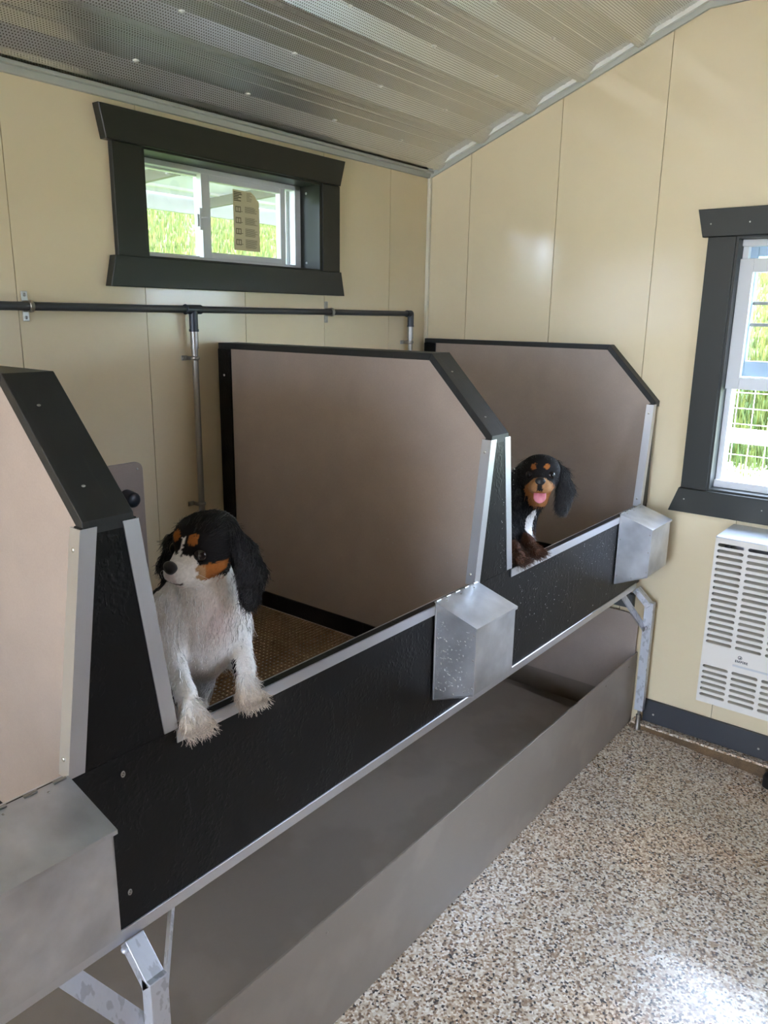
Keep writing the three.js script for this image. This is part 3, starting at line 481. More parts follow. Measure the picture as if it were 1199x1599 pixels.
{ // water drops on the wet metal box, the boards and the middle partition
  const g = new THREE.SphereGeometry(1, 8, 5), r = rng(404), list = [];
  for (let i = 0; i < 150; i++) { const u = r(), v = r(); list.push([-1.4833, 0.72 + 0.19 * v, zF + 0.012 + 0.1 * Math.pow(u, 1.6), 'x', 0.0007 + 0.0014 * r() * r()]); }
  for (let i = 0; i < 230; i++) { list.push([-1.09 + 0.8 * r(), 0.63 + 0.28 * Math.sqrt(r()), zF, 'z', 0.0007 + 0.0015 * r() * r()]); }
  for (let i = 0; i < 90; i++) { list.push([-1.17 + 0.06 * r(), 0.95 + 0.33 * r(), zF, 'z', 0.0007 + 0.0013 * r() * r()]); }
  for (let i = 0; i < 110; i++) { list.push([-1.2405, 0.95 + 0.5 * r() * r() + 0.02, 0.72 + 0.33 * r(), 'x', 0.0007 + 0.0012 * r() * r()]); }
  const im = new THREE.InstancedMesh(g, new THREE.MeshPhysicalMaterial({ color: 0xffffff, roughness: 0.03, transmission: 0.6, thickness: 0, ior: 1.33 }), list.length), M = new THREE.Matrix4(), q = new THREE.Quaternion();
  list.forEach(([x, y, z, ax, s], k) => im.setMatrixAt(k, M.compose(V(x, y, z), q, ax === 'x' ? V(s * 0.5, s, s) : V(s, s, s * 0.5))));
  im.name = 'water_drops'; im.userData = { kind: 'stuff', label: 'water drops on the box, boards and partition', category: 'water' }; scene.add(shade(im));
}
// ───────────────────────── dogs ─────────────────────────
// A dog is one skin: tapered capsules joined with a smooth minimum and meshed with surface nets; hair strands are a child.
function smin(a, b, k) { const h = Math.max(k - Math.abs(a - b), 0) / k; return Math.min(a, b) - h * h * k * 0.25; }
function field(prims) {
  for (const q of prims) { q.d = [q.b[0] - q.a[0], q.b[1] - q.a[1], q.b[2] - q.a[2]]; q.dd = q.d[0] ** 2 + q.d[1] ** 2 + q.d[2] ** 2 + 1e-9; q.c = q.a.map((v, i) => (v + q.b[i]) / 2); q.R = Math.sqrt(q.dd) / 2 + Math.max(q.ra, q.rb); }
  return (x, y, z) => {
    let d = 1;
    for (const q of prims) {
      const lb = Math.hypot(x - q.c[0], y - q.c[1], z - q.c[2]) - q.R; if (lb > d + q.k) continue;
      const px = x - q.a[0], py = y - q.a[1], pz = z - q.a[2], t = Math.max(0, Math.min(1, (px * q.d[0] + py * q.d[1] + pz * q.d[2]) / q.dd));
      d = smin(d, Math.hypot(px - q.d[0] * t, py - q.d[1] * t, pz - q.d[2] * t) - (q.ra + (q.rb - q.ra) * t), q.k);
    }
    return d;
  };
}
function surfaceNets(f, lo, hi, h) {
  const n = [0, 1, 2].map((i) => Math.ceil((hi[i] - lo[i]) / h / 4) * 4 + 1), [nx, ny, nz] = n, val = new Float32Array(nx * ny * nz), at = (i, j, k) => i + nx * (j + ny * k);
  const B = 4, half = h * B * 0.87 + h;
  for (let K = 0; K < nz; K += B) for (let J = 0; J < ny; J += B) for (let I = 0; I < nx; I += B) {
    const c = f(lo[0] + (I + 1.5) * h, lo[1] + (J + 1.5) * h, lo[2] + (K + 1.5) * h), far = Math.abs(c) > half * 1.6;
    for (let k = K; k < Math.min(K + B, nz); k++) for (let j = J; j < Math.min(J + B, ny); j++) for (let i = I; i < Math.min(I + B, nx); i++) val[at(i, j, k)] = far ? c : f(lo[0] + i * h, lo[1] + j * h, lo[2] + k * h);
  }
  const id = new Int32Array(nx * ny * nz).fill(-1), pos = [], idx = [], off = []; for (let c = 0; c < 8; c++) off.push([c & 1, (c >> 1) & 1, c >> 2]);
  const edges = [[0, 1], [2, 3], [4, 5], [6, 7], [0, 2], [1, 3], [4, 6], [5, 7], [0, 4], [1, 5], [2, 6], [3, 7]];
  for (let k = 0; k < nz - 1; k++) for (let j = 0; j < ny - 1; j++) for (let i = 0; i < nx - 1; i++) {
    let m = 0; const v = off.map(([a, b, c], q) => { const x = val[at(i + a, j + b, k + c)]; if (x < 0) m |= 1 << q; return x; });
    if (m === 0 || m === 255) continue;
    let x = 0, y = 0, z = 0, cnt = 0;
    for (const [a, b] of edges) if ((v[a] < 0) !== (v[b] < 0)) { const t = v[a] / (v[a] - v[b]); x += off[a][0] + (off[b][0] - off[a][0]) * t; y += off[a][1] + (off[b][1] - off[a][1]) * t; z += off[a][2] + (off[b][2] - off[a][2]) * t; cnt++; }
    id[at(i, j, k)] = pos.length / 3; pos.push(lo[0] + (i + x / cnt) * h, lo[1] + (j + y / cnt) * h, lo[2] + (k + z / cnt) * h);
  }
  const quad = (a, b, c, d, s) => { if (a < 0 || b < 0 || c < 0 || d < 0) return; if (s) idx.push(a, b, c, a, c, d); else idx.push(a, c, b, a, d, c); };
  for (let k = 1; k < nz - 1; k++) for (let j = 1; j < ny - 1; j++) for (let i = 1; i < nx - 1; i++) {
    const s = val[at(i, j, k)] < 0;
    if (s !== val[at(i + 1, j, k)] < 0) quad(id[at(i, j - 1, k - 1)], id[at(i, j, k - 1)], id[at(i, j, k)], id[at(i, j - 1, k)], s);
    if (s !== val[at(i, j + 1, k)] < 0) quad(id[at(i - 1, j, k - 1)], id[at(i - 1, j, k)], id[at(i, j, k)], id[at(i, j, k - 1)], s);
    if (s !== val[at(i, j, k + 1)] < 0) quad(id[at(i - 1, j - 1, k)], id[at(i, j - 1, k)], id[at(i, j, k)], id[at(i - 1, j, k)], s);
  }
  const nor = new Float32Array(pos.length), e = h * 0.5;
  for (let i = 0; i < pos.length; i += 3) { const [x, y, z] = [pos[i], pos[i + 1], pos[i + 2]]; const g = [f(x + e, y, z) - f(x - e, y, z), f(x, y + e, z) - f(x, y - e, z), f(x, y, z + e) - f(x, y, z - e)], l = Math.hypot(...g) || 1; nor[i] = g[0] / l; nor[i + 1] = g[1] / l; nor[i + 2] = g[2] / l; }
  const g = new THREE.BufferGeometry(); g.setAttribute('position', new THREE.BufferAttribute(new Float32Array(pos), 3)); g.setAttribute('normal', new THREE.BufferAttribute(nor, 3)); g.setIndex(idx); return g;
}
// one hair: tapered, three-sided, of length 1 along +y; wave = how much it waves
function strandGeo(wave, bend, seg = 5) {
  const pos = [], ix = [], at = (t) => [wave * Math.sin(t * 9) * t, t, bend * t * t + wave * 0.7 * Math.cos(t * 8 + 1) * t];
  for (let s = 0; s <= seg; s++) { const t = s / seg, c = at(t), r = 0.02 * (1 - 0.8 * t); for (let q = 0; q < 3; q++) pos.push(c[0] + r * Math.cos(q * 2.094), c[1], c[2] + r * Math.sin(q * 2.094)); }
  for (let s = 0; s < seg; s++) for (let q = 0; q < 3; q++) { const a = s * 3 + q, b = s * 3 + (q + 1) % 3; ix.push(a, b, a + 3, b, b + 3, a + 3); }
  const g = new THREE.BufferGeometry(); g.setAttribute('position', new THREE.BufferAttribute(new Float32Array(pos), 3)); g.setIndex(ix); g.computeVertexNormals(); return g;
}
const strands = [strandGeo(0.03, 0.12), strandGeo(0.12, 0.22, 9)];
const mFur = std(0xffffff, 0.42, { specularIntensity: 0.7 });
const mSkin = std(0xffffff, 0.85, { vertexColors: true, specularIntensity: 0.3 });
const mEye = std(C(24, 14, 10), 0.05, { specularIntensity: 0.85 });
const mNose = std(C(18, 17, 19), 0.36, { bumpMap: boardBump, bumpScale: 0.0004 });
const BLACK = [0.011, 0.010, 0.011], WHITE = [0.88, 0.85, 0.82], TAN = [0.36, 0.125, 0.03], PINK = [0.72, 0.56, 0.53], CREAM = [0.66, 0.52, 0.38], BROWN = [0.10, 0.042, 0.022], PALE = [0.42, 0.25, 0.13];
const mixc = (a, b, t) => a.map((v, i) => v + (b[i] - v) * Math.max(0, Math.min(1, t)));
const sm = (a, b, x) => { const t = Math.max(0, Math.min(1, (x - a) / (b - a))); return t * t * (3 - 2 * t); };
const cp = (a, b, ra, rb = ra, k = 0.02) => ({ a, b, ra, rb, k });

function headPrims(open) { // dog's head in its own axes: x to the dog's left, y up, z forward, origin between the ears
  const s = [];
  s.push(cp([0, 0.016, -0.022], [0, 0.014, 0.012], 0.047, 0.046, 0.02), cp([-0.016, 0.018, 0.002], [0.016, 0.018, 0.002], 0.042, 0.042, 0.02));
  s.push(cp([0, -0.004, 0.03], [0, -0.018, 0.072], 0.032, 0.019, 0.018));
  for (const m of [-1, 1]) {
    s.push(cp([m * 0.026, -0.014, 0.012], [m * 0.02, -0.026, 0.045], 0.027, 0.021, 0.018));  // cheek
    s.push(cp([m * 0.014, -0.026, 0.05], [m * 0.0125, -0.029, 0.075], 0.0215, 0.0175, 0.012)); // lip
    s.push(cp([m * 0.02, 0.026, 0.032], [m * 0.026, 0.024, 0.028], 0.018, 0.018, 0.014)); // brow
    s.push(cp([m * 0.032, 0.002, 0.036], [m * 0.034, -0.002, 0.03], 0.014, 0.013, 0.008)); // eye socket
  }
  if (open) s.push(cp([0, -0.05, 0.015], [0, -0.062, 0.058], 0.024, 0.014, 0.012), cp([0, -0.05, 0.0], [0, -0.075, 0.02], 0.032, 0.024, 0.02));
  else s.push(cp([0, -0.044, 0.03], [0, -0.045, 0.066], 0.02, 0.0125, 0.01));
  return s;
}
function makeDog(o) {
  const t = thing('dog', o.label, 'dog');
  const Fw = V(...o.facing).normalize(), Xl = V(0, 1, 0).cross(Fw).normalize(), Up = Fw.clone().cross(Xl), H = V(...o.head);
  if (o.tilt) { const q = new THREE.Quaternion().setFromAxisAngle(Fw, o.tilt); Xl.applyQuaternion(q); Up.applyQuaternion(q); }
  const toW = ([x, y, z]) => H.clone().addScaledVector(Xl, x).addScaledVector(Up, y).addScaledVector(Fw, z).toArray();
  const toL = (p) => { const d = V(p[0], p[1], p[2]).sub(H); return [d.dot(Xl), d.dot(Up), d.dot(Fw)]; };
  const prims = [...o.body];
  for (const q of headPrims(o.open)) prims.push({ ...q, a: toW(q.a), b: toW(q.b) });
  const earW = o.ears.map((e) => e.map(([x, y, z, r]) => [...toW([x, y, z]), r]));
  for (const e of earW) for (let k = 0; k < e.length - 1; k++) prims.push(cp(e[k].slice(0, 3), e[k + 1].slice(0, 3), e[k][3], e[k + 1][3], 0.007));
  const f = field(prims), lo = [9, 9, 9], hi = [-9, -9, -9];
  for (const q of prims) for (const [c, r] of [[q.a, q.ra], [q.b, q.rb]]) for (let i = 0; i < 3; i++) { lo[i] = Math.min(lo[i], c[i] - r - 0.012); hi[i] = Math.max(hi[i], c[i] + r + 0.012); }
  const g = surfaceNets(f, lo, hi, 0.0034), P = g.attributes.position, N = g.attributes.normal, n = P.count, col = new Float32Array(n * 3);
  const segD = (p, a, b) => { const d = [b[0] - a[0], b[1] - a[1], b[2] - a[2]], l = d[0] ** 2 + d[1] ** 2 + d[2] ** 2 + 1e-9, u = Math.max(0, Math.min(1, ((p[0] - a[0]) * d[0] + (p[1] - a[1]) * d[1] + (p[2] - a[2]) * d[2]) / l)); return Math.hypot(p[0] - a[0] - d[0] * u, p[1] - a[1] - d[1] * u, p[2] - a[2] - d[2] * u); };
  const region = (p) => { // 0 body, 1 head, 2 ear, 3 paw
    for (const e of earW) for (let k = 0; k < e.length - 1; k++) if (segD(p, e[k], e[k + 1]) < Math.max(e[k][3], e[k + 1][3]) + 0.004 && !(k === 0 && segD(p, e[0], e[0]) < 0.012)) return 2;
    const L = toL(p); if (L[1] > (o.open ? -0.092 : -0.06) - 0.25 * Math.min(0, L[2]) && Math.hypot(L[0], L[2]) < 0.105 && L[1] < 0.09 && Math.hypot(...L) < 0.125) return 1;
    for (const w of o.paws) if (Math.hypot(p[0] - w[0], p[1] - w[1], p[2] - w[2]) < 0.043) return 3;
    return 0;
  };
  const reg = new Uint8Array(n); const r = rng(o.seed);
  for (let i = 0; i < n; i++) {
    const p = [P.getX(i), P.getY(i), P.getZ(i)], nn = [N.getX(i), N.getY(i), N.getZ(i)], q = reg[i] = region(p);
    const J = (a) => a + 0.0045 * (hash2(Math.floor(p[0] * 400), Math.floor(p[1] * 150), Math.floor(p[2] * 400)) - 0.5), c = o.colour(q, p, nn, toL(p).map(J)), k = 0.9 + 0.2 * r(); col[3 * i] = c[0] * k; col[3 * i + 1] = c[1] * k; col[3 * i + 2] = c[2] * k;
  }
  g.setAttribute('color', new THREE.BufferAttribute(col, 3));
  const body = shade(new THREE.Mesh(g, mSkin)); body.name = 'body'; t.add(body);
  // hair
  const ia = g.index.array, nt = ia.length / 3, cum = new Float32Array(nt); let tot = 0; const A = V(), B = V(), D = V();
  const wgt = [1, 1.3, 1.5, 2.0];
  for (let k = 0; k < nt; k++) { A.fromBufferAttribute(P, ia[3 * k]); B.fromBufferAttribute(P, ia[3 * k + 1]); D.fromBufferAttribute(P, ia[3 * k + 2]); const q = reg[ia[3 * k]]; tot += B.sub(A).cross(D.sub(A)).length() * wgt[q] * (q === 0 && A.z < 0.9 ? 0.35 : 1); cum[k] = tot; }
  const lists = [[], []], M = new THREE.Matrix4(), Q = new THREE.Quaternion(), X = V(), Y = V(), Z = V();
  for (let s = 0; s < o.hairs; s++) {
    const u = r() * tot; let a = 0, b = nt - 1; while (a < b) { const m = (a + b) >> 1; if (cum[m] < u) a = m + 1; else b = m; }
    const i0 = ia[3 * a], q = reg[i0], p = V().fromBufferAttribute(P, i0), nn = V().fromBufferAttribute(N, i0), L = toL(p.toArray());
    p.add(V(r() - 0.5, r() - 0.5, r() - 0.5).multiplyScalar(0.003)).addScaledVector(nn, -0.002);
    const ho = o.hair(q, p.toArray(), nn, L, r); if (!ho) continue;
    const flow = V(...ho.flow); flow.addScaledVector(nn, -flow.dot(nn)); if (flow.lengthSq() < 1e-6) flow.set(r() - 0.5, -0.5, r() - 0.5); flow.normalize();
    Y.copy(flow).multiplyScalar(1 - ho.lift).addScaledVector(nn, ho.lift).add(V(r() - 0.5, r() - 0.5, r() - 0.5).multiplyScalar(ho.mess)).normalize();
    Z.copy(nn).negate().addScaledVector(Y, nn.dot(Y)).add(V(r() - 0.5, r() - 0.5, r() - 0.5).multiplyScalar(ho.mess * 0.8)); Z.addScaledVector(Y, -Z.dot(Y)).normalize(); X.crossVectors(Y, Z);
    M.makeBasis(X, Y, Z); Q.setFromRotationMatrix(M); const l = ho.len * (0.7 + 0.6 * r()), w = ho.thick / 0.02 * (0.7 + 0.6 * r());
    const tone = 0.8 + 0.4 * r(), c = [col[3 * i0], col[3 * i0 + 1], col[3 * i0 + 2]].map((v) => Math.min(0.92, v * tone));
    lists[ho.curl ? 1 : 0].push([new THREE.Matrix4().compose(p, Q, V(ho.curl ? (w + l) / 2 : w, l, ho.curl ? (w + l) / 2 : w)), c]);
  }
  lists.forEach((l, v) => {
    if (!l.length) return; const im = shade(new THREE.InstancedMesh(strands[v], mFur, l.length)), cc = new THREE.Color();
    l.forEach(([m, c], k) => { im.setMatrixAt(k, m); im.setColorAt(k, cc.setRGB(...c)); }); im.name = v ? 'wavy_hair' : 'hair'; im.userData.kind = 'stuff'; t.add(im);
  });
  const put = (geo) => { geo.applyMatrix4(new THREE.Matrix4().makeBasis(Xl, Up, Fw).setPosition(H)); return geo; };
  for (const m of [-1, 1]) { const e = part('eye', put(new THREE.SphereGeometry(0.013, 20, 14).translate(m * 0.031, 0.006, 0.0462)), mEye, t); }
  const ng = new THREE.SphereGeometry(1, 24, 16), np = ng.attributes.position; // nose pad with nostrils pressed in
  for (let i = 0; i < np.count; i++) { let x = np.getX(i), y = np.getY(i), z = np.getZ(i); const nd = Math.min(Math.hypot(x - 0.42, (y + 0.12) * 1.3), Math.hypot(x + 0.42, (y + 0.12) * 1.3)); if (z > 0) z -= 0.35 * Math.max(0, 1 - nd / 0.26); x *= 1 - 0.22 * Math.max(0, -y); np.setXYZ(i, x * 0.0155, y * 0.0125, z * 0.01); }
  ng.computeVertexNormals(); part('nose', put(ng.translate(0, -0.0105, 0.0905)), mNose, t);
  if (o.open) {
    const tp = []; const cv = new THREE.CatmullRomCurve3([V(0, -0.046, 0.03), V(0, -0.044, 0.062), V(0, -0.055, 0.079), V(0, -0.077, 0.082)]);
    const gg = new THREE.SphereGeometry(1, 20, 24), gp = gg.attributes.position;
    for (let i = 0; i < gp.count; i++) { const u = (gp.getZ(i) + 1) / 2, c = cv.getPoint(u), rr = Math.sqrt(Math.max(0, 1 - gp.getZ(i) ** 2)), a = Math.atan2(gp.getY(i), gp.getX(i)), wd = 0.0185 * Math.min(1, 2.4 * Math.sqrt(Math.max(0, 1 - u)) + 0.0) * (u < 0.05 ? u * 20 : 1); const cx = Math.cos(a) * wd * (rr > 0.01 ? 1 : 0), th = 0.0035 * Math.sin(a) - 0.003 * Math.exp(-((cx / 0.004) ** 2)); const k = u * 1.4; gp.setXYZ(i, cx, c.y + th * Math.cos(k), c.z + th * Math.sin(k)); }
    gg.computeVertexNormals(); part('tongue', put(gg), std(C(214, 128, 140), 0.35), t, 'pink tongue hanging out');
  }
  if (o.open) return t;
  const wh = []; for (const m of [-1, 1]) for (let k = 0; k < 5; k++) { const y = -0.022 - 0.004 * (k % 3), z = 0.066 + 0.005 * (k % 2); wh.push(new THREE.TubeGeometry(new THREE.QuadraticBezierCurve3(V(m * 0.02, y, z), V(m * (0.042 + 0.004 * k), y + 0.004 - 0.004 * k, z + 0.004), V(m * (0.055 + 0.004 * k), y - 0.012 - 0.005 * k, z - 0.012)), 6, 0.00025, 4)); }
  const w = part('whiskers', put(join(wh)), std(C(220, 214, 206), 0.5), t); w.userData.kind = 'stuff';
  return t;
}
// the white-chested dog with its paws over the rim
{
  const paws = [[-2.232, 0.958, 1.125], [-2.108, 0.958, 1.125]];
  makeDog({
    label: 'white-chested black and tan spaniel with paws over the near booth rim', seed: 11, hairs: 23000,
    head: [-2.113, 1.224, 1.028], facing: [-0.875, -0.06, 0.07], open: false, paws,
    ears: [[[0.042, 0.034, -0.02, 0.014], [0.062, -0.004, -0.030, 0.021], [0.069, -0.05, -0.036, 0.027], [0.064, -0.096, -0.034, 0.021]], [[-0.042, 0.034, -0.004, 0.014], [-0.066, 0.0, 0.016, 0.020], [-0.072, -0.042, 0.026, 0.025], [-0.062, -0.092, 0.03, 0.024]]],
    body: [
      cp([-2.105, 1.20, 1.005], [-2.105, 1.12, 0.99], 0.046, 0.058, 0.03), cp([-2.105, 1.12, 0.985], [-2.105, 1.02, 0.975], 0.064, 0.07, 0.04), cp([-2.13, 1.06, 0.985], [-2.08, 1.06, 0.985], 0.062, 0.062, 0.04),
      cp([-2.1, 1.02, 0.965], [-2.08, 0.88, 0.85], 0.068, 0.074, 0.04), cp([-2.08, 0.88, 0.85], [-2.05, 0.80, 0.72], 0.074, 0.078, 0.04),
      cp([-2.178, 1.11, 0.975], [-2.196, 1.045, 1.0], 0.034, 0.03, 0.03), cp([-2.196, 1.045, 1.0], [-2.216, 0.985, 1.075], 0.029, 0.019, 0.016), cp([-2.216, 0.985, 1.075], [-2.23, 0.963, 1.118], 0.0185, 0.018, 0.012),
      cp([-2.03, 1.10, 0.975], [-2.03, 1.04, 1.0], 0.034, 0.03, 0.03), cp([-2.03, 1.04, 1.0], [-2.078, 0.985, 1.078], 0.029, 0.019, 0.016), cp([-2.078, 0.985, 1.078], [-2.106, 0.963, 1.118], 0.0185, 0.018, 0.012),
      ...[[-2.232, 1], [-2.108, 1]].flatMap(([x]) => [-0.018, -0.006, 0.007, 0.019].map((d, i) => cp([x + d * 0.7, 0.958, 1.116], [x + d, 0.948, 1.138 - (i === 0 || i === 3 ? 0.006 : 0)], 0.0105, 0.0095, 0.006))),
      cp([-2.11, 0.79, 0.72], [-2.12, 0.72, 0.82], 0.05, 0.034, 0.03), cp([-2.12, 0.72, 0.82], [-2.12, 0.69, 0.74], 0.026, 0.018, 0.014), cp([-2.12, 0.69, 0.74], [-2.12, 0.668, 0.80], 0.017, 0.014, 0.01),
      cp([-1.99, 0.79, 0.72], [-1.98, 0.72, 0.82], 0.05, 0.034, 0.03), cp([-1.98, 0.72, 0.82], [-1.98, 0.69, 0.74], 0.026, 0.018, 0.014), cp([-1.98, 0.69, 0.74], [-1.98, 0.668, 0.80], 0.017, 0.014, 0.01),
      cp([-2.03, 0.82, 0.68], [-1.93, 0.83, 0.70], 0.03, 0.016, 0.02), cp([-1.93, 0.83, 0.70], [-1.86, 0.83, 0.82], 0.016, 0.009, 0.02),
    ],
    colour: (q, p, n, L) => {
      const [x, y, z] = L, ax = Math.abs(x);
      if (q === 2) return BLACK;
      if (q === 1) {
        if (Math.hypot(ax - 0.021, y - 0.033, (z - 0.046) * 0.5) < 0.0105) return TAN;
        const muzzle = z > 0.044 + 0.35 * Math.max(0, y + 0.012) && y < 0.006 && ax < 0.036 - 0.25 * Math.max(0, y + 0.02);
        if (z > 0.062 && ax < 0.022 && Math.abs(y + 0.0435 - ax * 0.25) < 0.002) return [0.12, 0.08, 0.075];
        if (muzzle || (ax < 0.0035 + 0.002 * Math.max(0, 0.02 - y) * 50 * 0.5 && z > 0.03 && y < 0.036)) return z > 0.07 && y < -0.018 && ax < 0.012 ? mixc(WHITE, PINK, 0.5) : WHITE;
        if (y < -0.05 && z > -0.01) return mixc(WHITE, TAN, ax > 0.025 ? 0.5 : 0);
        if (y < -0.010 && z > 0.004 && y > -0.058) return z < 0.05 ? mixc(TAN, BLACK, sm(-0.012, -0.006, y)) : PALE;
        if (y < -0.058) return WHITE;
        return BLACK;
      }
      if (q === 3) return mixc(CREAM, WHITE, 0.35 + 0.5 * sm(0.965, 0.985, p[1]));
      if (p[2] < 0.80) return p[1] > 0.84 || (p[0] < -1.97 && p[1] > 0.75) ? BLACK : WHITE;
      if (n[2] < -0.15 || (p[2] < 0.955 && p[1] > 0.93)) return BLACK;
      const pk = Math.exp(-(((p[0] + 2.12) / 0.04) ** 2 + ((p[1] - 1.085) / 0.05) ** 2)); return mixc(WHITE, PINK, pk * 0.75);
    },
    hair: (q, p, n, L, r) => {
      if (q === 2) return { flow: [0, -1, 0.0], lift: 0.16, mess: 0.5, len: 0.024, thick: 0.0012, curl: r() < 0.85 };
      if (q === 1) { if (L[2] > 0.078 && Math.abs(L[0]) < 0.018 && L[1] > -0.026) return null; if (Math.hypot(Math.abs(L[0]) - 0.0305, L[1] - 0.002, L[2] - 0.05) < 0.015) return null; return { flow: [0.9, 0.1, -0.2], lift: 0.17, mess: 0.3, len: L[2] > 0.045 ? 0.007 : L[1] < -0.005 ? 0.013 : 0.016, thick: L[1] < -0.005 ? 0.0011 : 0.0008 }; }
      if (q === 3) return { flow: [n.x * 0.9, -0.5, 0.6 + n.z * 0.4], lift: 0.2, mess: 0.8, len: 0.022, thick: 0.0011, curl: r() < 0.45 };
      if (p[2] < 0.8) return { flow: [0.3, -0.7, 0.2], lift: 0.2, mess: 0.3, len: 0.022, thick: 0.0008 };
      return { flow: [0, -1, 0.15], lift: 0.13, mess: 0.42, len: p[1] < 1.04 && p[2] > 1.0 ? 0.018 : 0.026, thick: 0.0013, curl: r() < 0.55 };
    },
  });
}
// the dark dog looking round the middle partition
{
  const paws = [[-1.04, 0.957, 1.108], [-0.945, 0.957, 1.108]];
  makeDog({
    label: 'black and tan spaniel with its tongue out, paws on the rim of the far booth', seed: 23, hairs: 16000,
    head: [-0.852, 1.172, 1.055], facing: [-0.877, 0.12, 0.45], tilt: 0.03, open: true, paws,
    ears: [[[0.042, 0.034, -0.018, 0.014], [0.066, 0.004, -0.018, 0.020], [0.078, -0.045, -0.014, 0.026], [0.070, -0.092, -0.01, 0.022]], [[-0.042, 0.034, -0.018, 0.014], [-0.064, 0.004, -0.018, 0.020], [-0.074, -0.04, -0.014, 0.024], [-0.066, -0.082, -0.01, 0.020]]],
    body: [
      cp([-0.84, 1.15, 1.03], [-0.845, 1.07, 1.0], 0.044, 0.05, 0.03), cp([-0.845, 1.07, 0.995], [-0.87, 0.98, 0.975], 0.052, 0.056, 0.03), cp([-0.89, 1.0, 0.985], [-0.85, 1.0, 0.985], 0.05, 0.05, 0.03),
      cp([-0.87, 0.98, 0.965], [-0.85, 0.87, 0.84], 0.056, 0.066, 0.04), cp([-0.85, 0.87, 0.84], [-0.83, 0.80, 0.70], 0.066, 0.072, 0.04),
      cp([-0.93, 1.03, 0.985], [-0.965, 0.99, 1.01], 0.032, 0.026, 0.03), cp([-0.965, 0.99, 1.01], [-1.01, 0.978, 1.065], 0.026, 0.018, 0.014), cp([-1.01, 0.978, 1.065], [-1.035, 0.962, 1.1], 0.0175, 0.017, 0.012),
      cp([-0.85, 1.02, 0.985], [-0.87, 0.985, 1.015], 0.032, 0.026, 0.03), cp([-0.87, 0.985, 1.015], [-0.92, 0.975, 1.065], 0.026, 0.018, 0.014), cp([-0.92, 0.975, 1.065], [-0.943, 0.962, 1.1], 0.0175, 0.017, 0.012),
      ...[-1.04, -0.945].flatMap((x) => [-0.017, -0.006, 0.006, 0.017].map((d) => cp([x + d * 0.7, 0.9585, 1.1], [x + d, 0.957, 1.113], 0.0105, 0.0095, 0.006))),
      cp([-0.89, 0.79, 0.70], [-0.90, 0.72, 0.80], 0.048, 0.032, 0.03), cp([-0.90, 0.72, 0.80], [-0.90, 0.69, 0.72], 0.025, 0.018, 0.014), cp([-0.90, 0.69, 0.72], [-0.90, 0.668, 0.78], 0.017, 0.014, 0.01),
      cp([-0.77, 0.79, 0.70], [-0.76, 0.72, 0.80], 0.048, 0.032, 0.03), cp([-0.76, 0.72, 0.80], [-0.76, 0.69, 0.72], 0.025, 0.018, 0.014), cp([-0.76, 0.69, 0.72], [-0.76, 0.668, 0.78], 0.017, 0.014, 0.01),
      cp([-0.82, 0.82, 0.66], [-0.78, 0.86, 0.58], 0.028, 0.01, 0.02),
    ],
    colour: (q, p, n, L) => {
      const [x, y, z] = L, ax = Math.abs(x);
      if (q === 2) return mixc(BLACK, [0.05, 0.05, 0.052], 0.4);
      if (q === 1) {
        if (Math.hypot(ax - 0.019, y - 0.031, (z - 0.046) * 0.5) < 0.0095) return TAN;
        if (z > 0.05 && y < -0.002 && ax > 0.008 - 0.2 * Math.min(0, y + 0.014) * 0 && (ax / 0.036) ** 2 + ((y + 0.03) / 0.03) ** 2 < 1 && !(y > -0.026 && ax < 0.007)) return mixc(TAN, PALE, 0.6);
        if (z > 0.0 && (ax / 0.047) ** 2 + ((y + 0.042) / 0.034) ** 2 < 1 && (ax > 0.012 || y < -0.04)) return mixc(TAN, PALE, 0.2);
        if (y < -0.06 && ax < 0.034) return mixc(TAN, PALE, 0.25);
        return BLACK;
      }
      if (q === 3) return BROWN;
      const d = Math.hypot(p[0] + 0.878 + (p[1] - 1.03) * -0.35, (p[1] - 1.02) * 0.35); if (p[2] > 1.0 && n[2] > 0.15 && d < 0.016) return WHITE;
      if (p[2] > 1.04 && p[1] < 1.0) return mixc(BLACK, BROWN, 0.8);
      return BLACK;
    },
    hair: (q, p, n, L, r) => {
      if (q === 2) return { flow: [0, -1, 0], lift: 0.2, mess: 0.6, len: 0.026, thick: 0.0009, curl: r() < 0.85 };
      if (q === 1) { if (L[2] > 0.078 && Math.abs(L[0]) < 0.018 && L[1] > -0.026) return null; if (L[2] > 0.03 && L[1] < -0.03 && L[1] > -0.06 && Math.abs(L[0]) < 0.02) return null; if (Math.hypot(Math.abs(L[0]) - 0.0305, L[1] - 0.002, L[2] - 0.05) < 0.015) return null; return { flow: [0.5, 0.1 - (L[1] < -0.04 ? 1 : 0), -0.3], lift: 0.16, mess: 0.3, len: L[1] < -0.055 ? 0.018 : L[2] > 0.04 ? 0.006 : 0.014, thick: 0.0008 }; }
      if (q === 3) return { flow: [n.x * 0.8, -0.4, 0.6 + n.z * 0.4], lift: 0.3, mess: 0.6, len: 0.026, thick: 0.0008, curl: r() < 0.5 };
      return { flow: [0, -1, 0.15], lift: 0.2, mess: 0.55, len: 0.02, thick: 0.0009, curl: r() < 0.6 };
    },
  });
}

